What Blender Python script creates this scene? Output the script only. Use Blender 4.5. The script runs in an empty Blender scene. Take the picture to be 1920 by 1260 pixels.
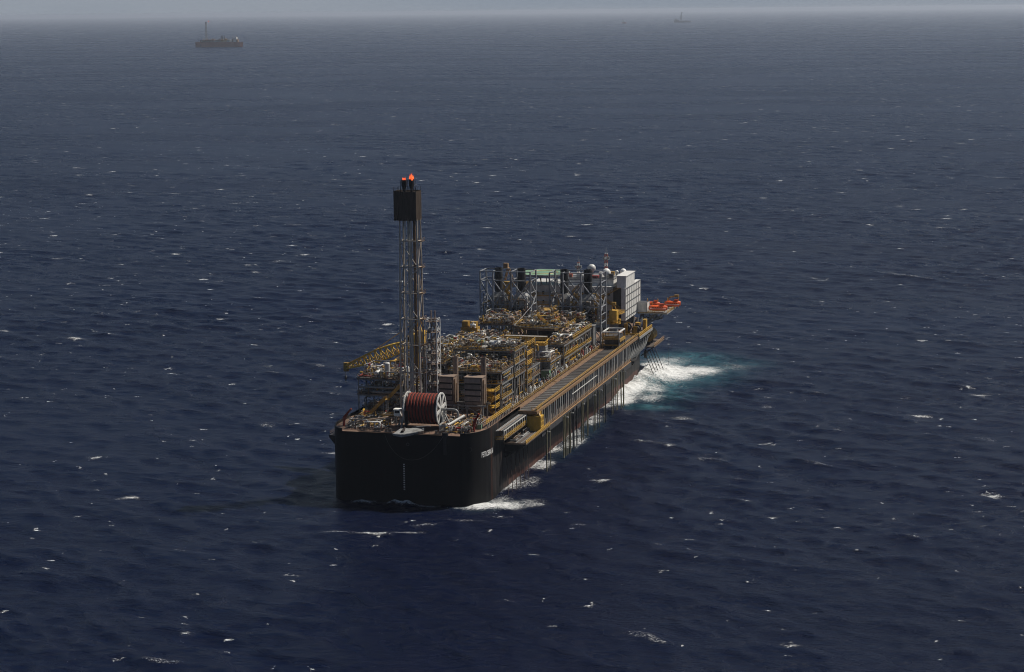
import bpy, math, random
import numpy as np
from mathutils import Vector, Matrix

R = math.radians
scene = bpy.context.scene
C = scene.collection

# ------------------------------------------------------------------ camera, light, exposure
# world axes: X = to the right side of the vessel, Y = along the vessel away from its near end, Z up, water at 0
CAM = (216.84, -648.21, 164.04)
cam = bpy.data.cameras.new('camera')
cam.sensor_width = 36.0
cam.lens = 72.844
cam.clip_start = 5.0
cam.clip_end = 200000.0
cam_ob = bpy.data.objects.new('camera', cam)
C.objects.link(cam_ob)
_r = (0.964423, 0.264163, -0.010345)
_u = (-0.031123, 0.152310, 0.987843)
_f = (-0.262527, 0.952376, -0.155113)
m = Matrix.Identity(4)
for i in range(3):
    m[i][0] = _r[i]; m[i][1] = _u[i]; m[i][2] = -_f[i]; m[i][3] = CAM[i]
cam_ob.matrix_world = m
scene.camera = cam_ob

SUN = Vector((0.60, 0.47, 1.0)).normalized()
SUN_EL = math.asin(SUN.z)
SUN_AZ = math.atan2(SUN.x, SUN.y)
world = bpy.data.worlds.new('World')
scene.world = world
world.use_nodes = True
nt = world.node_tree
nt.nodes.clear()
sky = nt.nodes.new('ShaderNodeTexSky')
sky.sky_type = 'NISHITA'
sky.sun_disc = False
sky.sun_elevation = SUN_EL
sky.sun_rotation = SUN_AZ
sky.altitude = 160
sky.air_density = 0.7
sky.dust_density = 0.5
sky.ozone_density = 1.0
bg = nt.nodes.new('ShaderNodeBackground')
bg.inputs['Strength'].default_value = 0.05
# hazy band low over the sea: the clear blue model sky turns grey-blue towards the horizon
tcw = nt.nodes.new('ShaderNodeTexCoord')
sxyz = nt.nodes.new('ShaderNodeSeparateXYZ')
nt.links.new(tcw.outputs['Generated'], sxyz.inputs[0])
mr = nt.nodes.new('ShaderNodeMapRange')
mr.interpolation_type = 'SMOOTHSTEP'
mr.inputs['From Min'].default_value = 0.0
mr.inputs['From Max'].default_value = 0.13
mr.inputs['To Min'].default_value = 1.0
mr.inputs['To Max'].default_value = 0.0
nt.links.new(sxyz.outputs[2], mr.inputs['Value'])
hm = nt.nodes.new('ShaderNodeMix')
hm.data_type = 'RGBA'
hz = nt.nodes.new('ShaderNodeTexNoise')            # uneven cloud bank low in the sky
hz.inputs['Scale'].default_value = 2.2
hz.inputs['Detail'].default_value = 3
hv = nt.nodes.new('ShaderNodeMapping')
hv.inputs['Scale'].default_value = (1, 1, 9)
nt.links.new(tcw.outputs['Generated'], hv.inputs[0])
nt.links.new(hv.outputs[0], hz.inputs['Vector'])
hr = nt.nodes.new('ShaderNodeValToRGB')
hr.color_ramp.elements[0].position = 0.36
hr.color_ramp.elements[0].color = (0.80, 0.85, 0.90, 1)
hr.color_ramp.elements[1].position = 0.62
hr.color_ramp.elements[1].color = (1.0, 1.0, 1.0, 1)
nt.links.new(hz.outputs['Fac'], hr.inputs[0])
hc = nt.nodes.new('ShaderNodeMix')
hc.data_type = 'RGBA'
hc.blend_type = 'MULTIPLY'
hc.inputs[0].default_value = 1.0
hc.inputs[7].default_value = (6.2, 6.8, 7.7, 1)
nt.links.new(hr.outputs[0], hc.inputs[6])
nt.links.new(hc.outputs[2], hm.inputs[7])
wo = nt.nodes.new('ShaderNodeOutputWorld')
nt.links.new(mr.outputs[0], hm.inputs[0])
nt.links.new(sky.outputs[0], hm.inputs[6])
nt.links.new(hm.outputs[2], bg.inputs[0])
nt.links.new(bg.outputs[0], wo.inputs[0])

sun = bpy.data.lights.new('sun', 'SUN')
sun.energy = 5.0
sun.angle = R(0.5)
sun.color = (1.0, 0.94, 0.85)
sun_ob = bpy.data.objects.new('sun', sun)
sun_ob.rotation_euler = (-SUN).to_track_quat('-Z', 'Y').to_euler()
C.objects.link(sun_ob)

scene.view_settings.view_transform = 'Standard'
scene.view_settings.look = 'None'
scene.view_settings.exposure = 0.0
scene.view_settings.gamma = 1.0
scene.render.engine = 'CYCLES'
scene.cycles.max_bounces = 6
scene.cycles.diffuse_bounces = 2
scene.cycles.glossy_bounces = 3
scene.cycles.volume_bounces = 1
scene.cycles.caustics_reflective = False
scene.cycles.caustics_refractive = False
scene.cycles.use_denoising = True
scene.cycles.filter_width = 1.0
scene.cycles.sample_clamp_direct = 2.0
scene.cycles.sample_clamp_indirect = 2.0

# ------------------------------------------------------------------ materials
def nodes(name):
    mt = bpy.data.materials.new(name)
    mt.use_nodes = True
    t = mt.node_tree
    return mt, t, t.nodes['Principled BSDF']

def ramp(t, fac, stops):
    n = t.nodes.new('ShaderNodeValToRGB')
    e = n.color_ramp.elements
    while len(e) < len(stops): e.new(0.5)
    for k, (p, c) in enumerate(stops):
        e[k].position = p
        e[k].color = c if len(c) == 4 else (*c, 1)
    t.links.new(fac, n.inputs[0])
    return n.outputs[0]

def noise(t, vec, scale, detail=4, rough=0.6, dist=0.0):
    n = t.nodes.new('ShaderNodeTexNoise')
    n.inputs['Scale'].default_value = scale
    n.inputs['Detail'].default_value = detail
    n.inputs['Roughness'].default_value = rough
    n.inputs['Distortion'].default_value = dist
    if vec is not None: t.links.new(vec, n.inputs['Vector'])
    return n.outputs['Fac']

def mapping(t, scale=(1, 1, 1), rot=(0, 0, 0), loc=(0, 0, 0)):
    tc = t.nodes.new('ShaderNodeTexCoord')
    mp = t.nodes.new('ShaderNodeMapping')
    mp.inputs['Scale'].default_value = scale
    mp.inputs['Rotation'].default_value = rot
    mp.inputs['Location'].default_value = loc
    t.links.new(tc.outputs['Object'], mp.inputs[0])
    return mp.outputs[0]

def math_n(t, op, a, b=None, c=None, clamp=False):
    n = t.nodes.new('ShaderNodeMath')
    n.operation = op
    n.use_clamp = clamp
    for i, v in enumerate((a, b, c)):
        if v is None: continue
        if isinstance(v, (int, float)): n.inputs[i].default_value = v
        else: t.links.new(v, n.inputs[i])
    return n.outputs[0]

def mixc(t, fac, a, b, mode='MIX'):
    n = t.nodes.new('ShaderNodeMix')
    n.data_type = 'RGBA'
    n.blend_type = mode
    for i, v in ((0, fac), (6, a), (7, b)):
        if isinstance(v, (int, float)): n.inputs[i].default_value = v
        elif isinstance(v, tuple): n.inputs[i].default_value = (*v[:3], 1)
        else: t.links.new(v, n.inputs[i])
    return n.outputs[2]

RUST = (0.13, 0.055, 0.022)
def paint(name, col, rough=0.5, wear=0.35, grime=0.45, metal=0.0, scale=0.9):
    """painted steel: tone varies from piece to piece, with grime clouds and streaks of rust"""
    mt, t, b = nodes(name)
    v = mapping(t, (1, 1, 0.45))
    n1 = noise(t, v, scale, 5, 0.65)
    n2 = noise(t, v, scale * 3.1, 3, 0.6)
    info = t.nodes.new('ShaderNodeObjectInfo')
    tone = math_n(t, 'MULTIPLY_ADD', info.outputs['Random'], 0.5, 0.72)
    dark = tuple(c * (1 - grime) for c in col)
    c = mixc(t, ramp(t, n1, [(0.35, (0, 0, 0)), (0.65, (1, 1, 1))]), dark, col)
    rust = ramp(t, n2, [(0.60, (0, 0, 0)), (0.72, (1, 1, 1))])
    c = mixc(t, math_n(t, 'MULTIPLY', rust, wear), c, RUST)
    hs = t.nodes.new('ShaderNodeHueSaturation')
    t.links.new(tone, hs.inputs['Value'])
    t.links.new(c, hs.inputs['Color'])
    t.links.new(hs.outputs[0], b.inputs['Base Color'])
    b.inputs['Roughness'].default_value = rough
    b.inputs['Metallic'].default_value = metal
    bu = t.nodes.new('ShaderNodeBump')
    bu.inputs['Strength'].default_value = 0.15
    bu.inputs['Distance'].default_value = 0.05
    t.links.new(n2, bu.inputs['Height'])
    t.links.new(bu.outputs[0], b.inputs['Normal'])
    return mt

M = {}
M['steel'] = paint('structural_grey', (0.22, 0.22, 0.215), 0.55)
M['galv'] = paint('galvanised', (0.33, 0.33, 0.315), 0.45, 0.2)
M['dark'] = paint('dark_steel', (0.06, 0.06, 0.062), 0.6)
M['black'] = paint('soot_and_shade_black', (0.012, 0.012, 0.013), 0.7, 0.1)  # sooty stacks and black fittings; also paints the shaded louvre gaps
M['yellow'] = paint('safety_yellow', (0.60, 0.35, 0.045), 0.5, 0.25)
M['yellow2'] = paint('ochre_yellow', (0.46, 0.27, 0.05), 0.55, 0.4)
M['silver'] = paint('pipe_cladding', (0.46, 0.45, 0.42), 0.34, 0.15, 0.35, 0.35)
M['white'] = paint('white_paint', (0.72, 0.71, 0.67), 0.45, 0.12, 0.2)
M['brown'] = paint('weathered_brown', (0.20, 0.135, 0.09), 0.6, 0.6)
M['crane_yellow'] = paint('crane_yellow', (0.74, 0.46, 0.06), 0.45, 0.15, 0.25)
M['pale_taupe'] = paint('pale_taupe', (0.50, 0.43, 0.35), 0.55, 0.2, 0.3)
M['taupe'] = paint('taupe_paint', (0.27, 0.195, 0.145), 0.6, 0.25, 0.3)
M['red'] = paint('red_paint', (0.33, 0.035, 0.022), 0.5, 0.2)
M['orange'] = paint('lifeboat_orange', (0.72, 0.105, 0.02), 0.4, 0.05, 0.15)
M['green'] = paint('green_paint', (0.17, 0.30, 0.19), 0.7, 0.05, 0.25, 0, 0.3)
M['deckpink'] = paint('worn_deck', (0.26, 0.155, 0.10), 0.75, 0.6, 0.7, 0, 0.22)
M['deck'] = paint('deck_brown', (0.10, 0.075, 0.06), 0.8, 0.5, 0.5, 0, 0.5)
M['tan'] = paint('tan_beam', (0.31, 0.185, 0.09), 0.6, 0.45)
M['hose_orange'] = paint('hose_orange', (0.25, 0.028, 0.010), 0.9, 0.1, 0.5)
M['hose_dark'] = paint('hose_dark', (0.014, 0.006, 0.005), 0.9, 0.1)
M['hose_black'] = paint('hose_black', (0.03, 0.022, 0.02), 0.5, 0.1)
M['wallgrey'] = paint('pale_wall', (0.72, 0.705, 0.665), 0.55, 0.14, 0.28)
M['shield'] = paint('soot_brown', (0.085, 0.058, 0.038), 0.75, 0.35, 0.5, 0, 0.35)
M['frame'] = paint('frame_grey', (0.30, 0.31, 0.325), 0.5, 0.15)
M['whru'] = paint('unit_grey', (0.34, 0.34, 0.33), 0.5, 0.2)
M['redlight'] = paint('mast_red', (0.42, 0.12, 0.08), 0.5, 0.1)
M['riser'] = paint('riser_olive', (0.25, 0.225, 0.13), 0.6, 0.3)
M['dark_deck'] = paint('dark_deck', (0.05, 0.040, 0.032), 0.8, 0.3)
M['chain'] = paint('chain_rust', (0.05, 0.035, 0.03), 0.8, 0.5)
M['blue'] = paint('blue_paint', (0.05, 0.10, 0.20), 0.5)
M['rope'] = paint('grey_rope', (0.12, 0.12, 0.115), 0.9, 0.0)
M['lettering'] = paint('white_lettering', (0.66, 0.66, 0.64), 0.6, 0.1, 0.2)
M['glass'] = nodes('dark_glass')[0]
M['glass'].node_tree.nodes['Principled BSDF'].inputs['Base Color'].default_value = (0.01, 0.012, 0.015, 1)
M['glass'].node_tree.nodes['Principled BSDF'].inputs['Roughness'].default_value = 0.1

def hull_material():
    mt, t, b = nodes('hull_paint')
    tc = t.nodes.new('ShaderNodeTexCoord')
    sp = t.nodes.new('ShaderNodeSeparateXYZ')
    t.links.new(tc.outputs['Object'], sp.inputs[0])
    v = mapping(t, (1, 1, 1))
    vs = mapping(t, (0.55, 0.55, 0.05))
    n = noise(t, v, 0.12, 5, 0.6)
    st = noise(t, vs, 1.0, 5, 0.65)
    fine = noise(t, v, 0.9, 4, 0.6)
    z = math_n(t, 'ADD', sp.outputs[2], math_n(t, 'MULTIPLY', math_n(t, 'SUBTRACT', n, 0.5), 3.0))
    boot = math_n(t, 'LESS_THAN', z, 4.0)
    black = mixc(t, n, (0.004, 0.004, 0.0045), (0.011, 0.0105, 0.0105))
    black = mixc(t, math_n(t, 'MULTIPLY', ramp(t, st, [(.48, (0, 0, 0)), (.70, (1, 1, 1))]), .5), black, (0.015, 0.0135, 0.0125))
    side = math_n(t, 'MULTIPLY', math_n(t, 'GREATER_THAN', sp.outputs[0], 26.7), math_n(t, 'GREATER_THAN', sp.outputs[1], 14.0))
    fore = math_n(t, 'MULTIPLY', math_n(t, 'SUBTRACT', sp.outputs[1], 24.0), 0.05, clamp=True)
    # the long side is weathered: chalky grey scuffs and a rubbed antifouling band near the water
    scuff = ramp(t, st, [(0.42, (0, 0, 0)), (0.75, (1, 1, 1))])
    c = mixc(t, math_n(t, 'MULTIPLY', scuff, math_n(t, 'MULTIPLY', side, 0.34)), black, (0.11, 0.10, 0.095))
    rust = ramp(t, st, [(0.60, (0, 0, 0)), (0.70, (1, 1, 1))])
    c = mixc(t, math_n(t, 'MULTIPLY', rust, math_n(t, 'MULTIPLY', side, 0.5)), c, (0.16, 0.06, 0.03))
    red = mixc(t, fine, (0.13, 0.045, 0.03), (0.24, 0.09, 0.055))
    c = mixc(t, math_n(t, 'MULTIPLY', boot, math_n(t, 'MULTIPLY', math_n(t, 'MULTIPLY', side, fore), math_n(t, 'MULTIPLY_ADD', scuff, .4, .22))), c, red)
    # rust line down the knuckle where the rounded quarter meets the flat side
    kn = math_n(t, 'MULTIPLY', math_n(t, 'LESS_THAN', math_n(t, 'ABSOLUTE', math_n(t, 'SUBTRACT', sp.outputs[1], 12.9)), 0.6), math_n(t, 'GREATER_THAN', sp.outputs[0], 0))
    c = mixc(t, math_n(t, 'MULTIPLY', kn, math_n(t, 'MULTIPLY', fine, 0.55)), c, (0.14, 0.055, 0.03))
    t.links.new(c, b.inputs['Base Color'])
    b.inputs['Roughness'].default_value = 0.5
    b.inputs['Specular IOR Level'].default_value = 0.12
    # plating: slight panting of the shell between frames
    wv = t.nodes.new('ShaderNodeTexWave')
    wv.bands_direction = 'Y'; wv.inputs['Scale'].default_value = 0.10
    t.links.new(v, wv.inputs[0])
    bu = t.nodes.new('ShaderNodeBump'); bu.inputs['Strength'].default_value = 0.12; bu.inputs['Distance'].default_value = 0.2
    t.links.new(math_n(t, 'ADD', fine, wv.outputs['Fac']), bu.inputs['Height'])
    t.links.new(bu.outputs[0], b.inputs['Normal'])
    return mt
M['hull'] = hull_material()

def flame_material():
    mt, t, b = nodes('flame')
    n = noise(t, mapping(t), 0.9, 4, 0.6, 1.0)
    c = ramp(t, n, [(0.3, (0.75, 0.05, 0.01)), (0.55, (1.0, 0.13, 0.03)), (0.75, (1.0, 0.36, 0.12))])
    t.links.new(c, b.inputs['Emission Color'])
    b.inputs['Emission Strength'].default_value = 1.1
    b.inputs['Base Color'].default_value = (0.1, 0.02, 0.0, 1)
    tr = t.nodes.new('ShaderNodeBsdfTransparent')
    mx = t.nodes.new('ShaderNodeMixShader')
    n2 = noise(t, mapping(t), 0.6, 3)
    t.links.new(ramp(t, n2, [(0.40, (0.15,) * 3), (0.52, (1, 1, 1))]), mx.inputs[0])
    t.links.new(tr.outputs[0], mx.inputs[1]); t.links.new(b.outputs[0], mx.inputs[2])
    t.links.new(mx.outputs[0], t.nodes['Material Output'].inputs[0])
    return mt
M['flame'] = flame_material()

def grating_material():
    """open steel grating: fine bars, dark gaps"""
    mt, t, b = nodes('grating')
    n = noise(t, mapping(t, (2, 2, 1)), 1.5, 4)
    c = mixc(t, n, (0.02, 0.02, 0.022), (0.075, 0.07, 0.065))
    t.links.new(c, b.inputs['Base Color'])
    b.inputs['Roughness'].default_value = 0.8
    return mt
M['grating'] = grating_material()

# ------------------------------------------------------------------ mesh building
class MB:
    def __init__(s): s.v, s.f, s.sm = [], [], []
    def add(s, vs, fs, smooth=False):
        o = len(s.v)
        s.v += [tuple(p) for p in vs]
        for f in fs:
            s.f.append(tuple(i + o for i in f)); s.sm.append(smooth)
        return s
    def box(s, x0, x1, y0, y1, z0, z1):
        return s.add([(x0, y0, z0), (x1, y0, z0), (x1, y1, z0), (x0, y1, z0), (x0, y0, z1), (x1, y0, z1), (x1, y1, z1), (x0, y1, z1)],
                     [(3, 2, 1, 0), (4, 5, 6, 7), (0, 1, 5, 4), (1, 2, 6, 5), (2, 3, 7, 6), (3, 0, 4, 7)])
    def bar(s, p, q, w, h=None):
        p, q = Vector(p), Vector(q); h = h or w
        d = q - p
        if d.length < 1e-4: return s
        d.normalize()
        a = d.cross(Vector((0, 0, 1)))
        if a.length < 1e-3: a = Vector((1, 0, 0))
        a.normalize(); b = a.cross(d)
        a = a * (w / 2); b = b * (h / 2)
        return s.add([p - a - b, p + a - b, p + a + b, p - a + b, q - a - b, q + a - b, q + a + b, q - a + b],
                     [(3, 2, 1, 0), (4, 5, 6, 7), (0, 1, 5, 4), (1, 2, 6, 5), (2, 3, 7, 6), (3, 0, 4, 7)])
    def tube(s, pts, r, n=7, bend=0.0, r2=None):
        pts = [Vector(p) for p in pts]
        if bend > 0 and len(pts) > 2:
            out = [pts[0]]
            for k in range(1, len(pts) - 1):
                a, c, b = pts[k - 1], pts[k], pts[k + 1]
                la, lb = (a - c).length, (b - c).length
                e = min(bend, la * 0.45, lb * 0.45)
                if e < 1e-3: out.append(c); continue
                p0 = c + (a - c) / la * e; p1 = c + (b - c) / lb * e
                for u in (0, .33, .67, 1):
                    out.append(p0 * (1 - u) ** 2 + c * 2 * u * (1 - u) + p1 * u * u)
            out.append(pts[-1]); pts = out
        rings = []
        up = None
        for k, p in enumerate(pts):
            d = (pts[min(k + 1, len(pts) - 1)] - pts[max(k - 1, 0)])
            if d.length < 1e-6: d = Vector((0, 0, 1))
            d.normalize()
            if up is None:
                up = Vector((0, 0, 1)) if abs(d.z) < 0.9 else Vector((1, 0, 0))
            a = up - d * up.dot(d)
            if a.length < 1e-3: a = d.orthogonal()
            a.normalize(); up = a; b = d.cross(a)
            rr = r if r2 is None else r + (r2 - r) * k / (len(pts) - 1)
            rings.append([p + (a * math.cos(t) + b * math.sin(t)) * rr for t in [2 * math.pi * j / n for j in range(n)]])
        vs = [v for ring in rings for v in ring]
        fs = [(k * n + j, k * n + (j + 1) % n, (k + 1) * n + (j + 1) % n, (k + 1) * n + j) for k in range(len(pts) - 1) for j in range(n)]
        s.add(vs, fs, True)
        s.add(rings[0], [tuple(range(n - 1, -1, -1))]); s.add(rings[-1], [tuple(range(n))])
        return s
    def lathe(s, prof, o, axis=(0, 0, 1), n=16, cap=True):
        """prof: (radius, height) pairs along the axis"""
        o, d = Vector(o), Vector(axis).normalized()
        a = d.orthogonal().normalized(); b = d.cross(a)
        vs = [o + d * h + (a * math.cos(2 * math.pi * j / n) + b * math.sin(2 * math.pi * j / n)) * max(r, 1e-3) for r, h in prof for j in range(n)]
        fs = [(k * n + j, k * n + (j + 1) % n, (k + 1) * n + (j + 1) % n, (k + 1) * n + j) for k in range(len(prof) - 1) for j in range(n)]
        s.add(vs, fs, True)
        if cap:
            s.add(vs[:n], [tuple(range(n - 1, -1, -1))]); s.add(vs[-n:], [tuple(range(n))])
        return s
    def sphere(s, c, r, n=16):
        return s.lathe([(r * math.sin(math.pi * k / 10), -r * math.cos(math.pi * k / 10)) for k in range(11)], c, (0, 0, 1), n, False)
    def capsule(s, p, q, r, n=12):
        p, q = Vector(p), Vector(q); L = (q - p).length
        e = r * 0.5
        pr = [(r * math.sin(t), e - e * math.cos(t)) for t in (0.05, .5, 1.0, math.pi / 2)]
        pr += [(r * math.sin(t), L - e + e * math.cos(t)) for t in (math.pi / 2, 1.0, .5, .05)]
        return s.lathe(pr, p, q - p, n)
    def prism(s, poly, z0, z1):
        n = len(poly)
        vs = [(x, y, z0) for x, y in poly] + [(x, y, z1) for x, y in poly]
        return s.add(vs, [tuple(range(n - 1, -1, -1)), tuple(range(n, 2 * n))] + [(j, (j + 1) % n, n + (j + 1) % n, n + j) for j in range(n)])
    def rail(s, pts, h=1.15, w=0.10, step=2.0, toe=True):
        for p, q in zip(pts, pts[1:]):
            p, q = Vector(p), Vector(q); L = (q - p).length
            k = max(1, round(L / step)); up = Vector((0, 0, 1))
            for j in range(k + 1):
                a = p.lerp(q, j / k); s.bar(a, a + up * h, w * 0.8)
            for z in (h, h * 0.55): s.bar(p + up * z, q + up * z, w)
            if toe: s.bar(p + up * 0.12, q + up * 0.12, 0.05, 0.2)
        return s
    def stair(s, p, q, width=1.2, side=(1, 0, 0), rails=True):
        p, q, sd = Vector(p), Vector(q), Vector(side).normalized() * width / 2
        up = Vector((0, 0, 1))
        for e in (sd, -sd):
            s.bar(p + e, q + e, 0.12, 0.45)
            if rails:
                s.bar(p + e + up * 1.1, q + e + up * 1.1, 0.14)
                s.bar(p + e + up * 0.6, q + e + up * 0.6, 0.10)
                for j in range(5): a = (p + e).lerp(q + e, j / 4); s.bar(a, a + up * 1.1, 0.1)
        k = max(3, int(abs(q.z - p.z) / 0.45))
        for j in range(k):
            a = p.lerp(q, (j + .5) / k); s.bar(a - sd, a + sd, 0.3, 0.06)
        return s
    def build(s, name, mat, parent=None, loc=None):
        me = bpy.data.meshes.new(name)
        o = Vector(ORIGIN.get(parent.name, (0, 0, 0))) if parent else Vector(loc or (0, 0, 0))
        me.from_pydata([(x - o.x, y - o.y, z - o.z) for x, y, z in s.v], [], s.f)
        me.polygons.foreach_set('use_smooth', s.sm)
        me.materials.append(M[mat] if isinstance(mat, str) else mat)
        me.update()
        if any(s.sm): me.set_sharp_from_angle(angle=0.75)
        ob = bpy.data.objects.new(name, me); C.objects.link(ob)
        if parent: ob.parent = parent; ORIGIN[ob.name] = tuple(o)
        else: ob.location = o; ORIGIN[ob.name] = tuple(o)
        return ob

ORIGIN = {}
def tag(o, label, cat, group=None):
    o['label'] = label; o['category'] = cat
    if group: o['group'] = group
    return o
def thing(name, label, cat, loc=(0, 0, 0), group=None):
    o = bpy.data.objects.new(name, None); o.empty_display_size = 0.5
    C.objects.link(o); o.location = loc; ORIGIN[o.name] = tuple(loc)
    return tag(o, label, cat, group)

def box(*a): return MB().box(*a)

# ------------------------------------------------------------------ the hull
ZD = 24.0
def hull_outline(aw=7.0, al=13.0, hw=27.0, n=14, Lb=250.0, Le=289.0):
    """half-breadth outline, near end first, going round; rounded near quarters and a blunt far end"""
    right = [(hw - aw + aw * math.sin(t), al - al * math.cos(t)) for t in [math.pi / 2 * k / n for k in range(n + 1)]]
    right += [(hw, L) for L in range(30, 250, 20)]
    far = [(hw * math.cos(t) ** 0.75 if t < 1.57 else 0.01, Lb + (Le - Lb) * math.sin(t)) for t in [math.pi / 2 * k / n for k in range(n + 1)]]
    right += far
    left = [(-x * 1.035, y) for x, y in reversed(right[:-1])]
    return right + left
OUT = hull_outline()
ship = thing('production_ship', 'large black hulled oil production vessel floating in the foreground', 'ship', (0, 0, 0))
hb = MB()
n = len(OUT)
zs = [-7, -2, 0, 2, 4, 6, 10, 14, 18, 22, ZD]
vs = [(x, y, z) for z in zs for x, y in OUT]
hb.add(vs, [(k * n + j, k * n + (j + 1) % n, (k + 1) * n + (j + 1) % n, (k + 1) * n + j) for k in range(len(zs) - 1) for j in range(n)], True)
hull = hb.build('hull', 'hull', ship)
dk = MB().prism([(x * 0.998, y * 0.999 + 0.15) for x, y in OUT], ZD - 0.4, ZD - 0.02).build('deck', 'deckpink', ship)
# low bulwark strips round the near quarters, open in the middle
def bulwark(side):
    b = MB()
    q = 1 if side > 0 else -1.035
    pts = [(x * q, y) for x, y in OUT[:17]] + [(27 * q, 24.0)]
    pts = [p for p in pts if p[1] > (-1 if side > 0 else 0.2)]
    for (x0, y0), (x1, y1) in zip(pts, pts[1:]):
        b.add([(x0, y0, ZD), (x1, y1, ZD), (x1, y1, ZD + .9), (x0, y0, ZD + .9), (x0 * .985, y0 + .25, ZD), (x1 * .985, y1 + .25, ZD), (x1 * .985, y1 + .25, ZD + .9), (x0 * .985, y0 + .25, ZD + .9)],
              [(0, 1, 2, 3), (7, 6, 5, 4), (3, 2, 6, 7), (0, 3, 7, 4), (1, 5, 6, 2)])
    b.build('bulwark', 'hull', ship)
bulwark(1); bulwark(-1)
MB().rail([(-16, 0.5, ZD), (-2.6, 0.5, ZD)], 1.1, 0.1).rail([(3.2, 0.5, ZD), (15, 0.5, ZD)], 1.1, 0.1).build('stern_rail', 'brown', ship)
# name round the quarter, draught marks on the flat transom
def arc_table(side=1):
    pts = [(x * (1 if side > 0 else -1.036), y) for x, y in OUT[:30]]
    s = [0]
    for a, b in zip(pts, pts[1:]): s.append(s[-1] + math.dist(a, b))
    return pts, s
def on_arc(u, side=1):
    pts, s = ARC[side]
    u = max(0, min(u, s[-1] - .01))
    for k in range(len(s) - 1):
        if s[k] <= u <= s[k + 1]:
            w = (u - s[k]) / (s[k + 1] - s[k])
            (x0, y0), (x1, y1) = pts[k], pts[k + 1]
            nx, ny = (y1 - y0), -(x1 - x0)
            l = math.hypot(nx, ny)
            return x0 + (x1 - x0) * w + nx / l * 0.05 * side, y0 + (y1 - y0) * w + ny / l * 0.05 * side
ARC = {1: arc_table(1), -1: arc_table(-1)}
def text_verts(txt, size):
    cu = bpy.data.curves.new('txt', 'FONT')
    cu.body = txt; cu.size = size; cu.resolution_u = 3; cu.offset = 0.035
    to = bpy.data.objects.new('txt', cu); C.objects.link(to)
    bpy.context.view_layer.update()
    me = bpy.data.meshes.new_from_object(to.evaluated_get(bpy.context.evaluated_depsgraph_get()))
    v = [tuple(p.co) for p in me.vertices]; f = [tuple(p.vertices) for p in me.polygons]
    bpy.data.objects.remove(to); bpy.data.curves.remove(cu); bpy.data.meshes.remove(me)
    return v, f
tv, tf = text_verts('PETROBRAS 66', 2.6)
tw = max(p[0] for p in tv)
def wrapped(side, u0, u1, z):
    b = MB()
    vv = []
    for x, y, _ in tv:
        u = u0 + (u1 - u0) * x / tw
        px, py = on_arc(abs(u), side); vv.append((px, py, z + y))
    b.add(vv, tf)
    b.build('name_lettering', 'lettering', ship)
wrapped(1, 8.2, 17.4, 15.9)
wrapped(-1, 16.6, 7.4, 15.9)
for k in range(12):
    z = 4.8 + k * 0.78
    MB().box(-0.3, 0.25, -0.06, -0.01, z, z + 0.3).build('draught_mark', 'lettering', ship)
MB().box(14.1, 15.2, -0.5, 0.3, 17.5, 24.9).box(13.6, 15.6, -0.3, .4, 23.6, 25.0).build('chute_slot', 'black', ship)
MB().lathe([(0.9, 0), (0.9, 0.5), (0.6, 0.6), (0.55, 0.1)], (22.6, 1.6, 19.3), (0.35, -1, 0), 12).build('hawse_pipe', 'black', ship)
MB().lathe([(0.6, 0), (0.6, 0.4), (0.4, 0.45), (0.35, 0.1)], (1.5, 0.1, 20.5), (0, -1, 0), 10).build('hawse_pipe', 'dark', ship)
# left sponson
MB().add([(-27, 14, 19), (-32.6, 16, 19), (-32.6, 28, 19), (-27, 28, 19), (-27, 14, 18.2), (-32.6, 16, 18.2), (-32.6, 28, 18.2), (-27, 28, 18.2), (-27, 14, 12.5), (-27, 28, 12.5)],
         [(0, 3, 2, 1), (0, 1, 5, 4), (1, 2, 6, 5), (2, 3, 7, 6), (4, 5, 8), (5, 6, 9, 8), (6, 7, 9)]).build('sponson', 'black', ship)
MB().rail([(-27, 14.2, 19), (-32.4, 16.2, 19), (-32.4, 28, 19)], 1.2, 0.08, 2, False).build('sponson_rail', 'brown', ship)

# ------------------------------------------------------------------ generic module pieces
RNG = random.Random(11)
PIPE_MATS = ['silver'] * 36 + ['galv'] * 20 + ['steel'] * 12 + ['white'] * 8 + ['yellow2'] * 14 + ['yellow'] * 9 + ['brown'] * 13 + ['red'] * 4 + ['taupe'] * 8

def pipe_path(rng, x0, x1, y0, y1, z, h):
    """one pipe run: rises from the deck, runs along, turns, drops"""
    p = Vector((rng.uniform(x0, x1), rng.uniform(y0, y1), z + rng.uniform(0, h * 0.3)))
    pts = [p.copy()]
    ax = rng.choice('zzxy')
    for k in range(rng.randint(2, 5)):
        q = pts[-1].copy()
        if ax == 'z': q.z = z + rng.uniform(0.1, 1.0) ** 1.3 * h
        elif ax == 'x': q.x = min(x1, max(x0, q.x + rng.choice((-1, 1)) * rng.uniform(1.0, 6.0)))
        else: q.y = min(y1, max(y0, q.y + rng.choice((-1, 1)) * rng.uniform(1.5, 8.0)))
        if (q - pts[-1]).length > 0.3: pts.append(q)
        ax = {'z': rng.choice('xy'), 'x': rng.choice('zzy'), 'y': rng.choice('zzx')}[ax]
    return pts

def pipes(root, rng, x0, x1, y0, y1, z, h, n, mats=PIPE_MATS, rmax=0.34):
    for k in range(n):
        pts = pipe_path(rng, x0, x1, y0, y1, z, h)
        if len(pts) < 2: continue
        r = rng.choice((0.12, 0.16, 0.2, 0.26, rmax))
        MB().tube(pts, r, 6, r * 2.6).build('pipe', rng.choice(mats), root)

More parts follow.
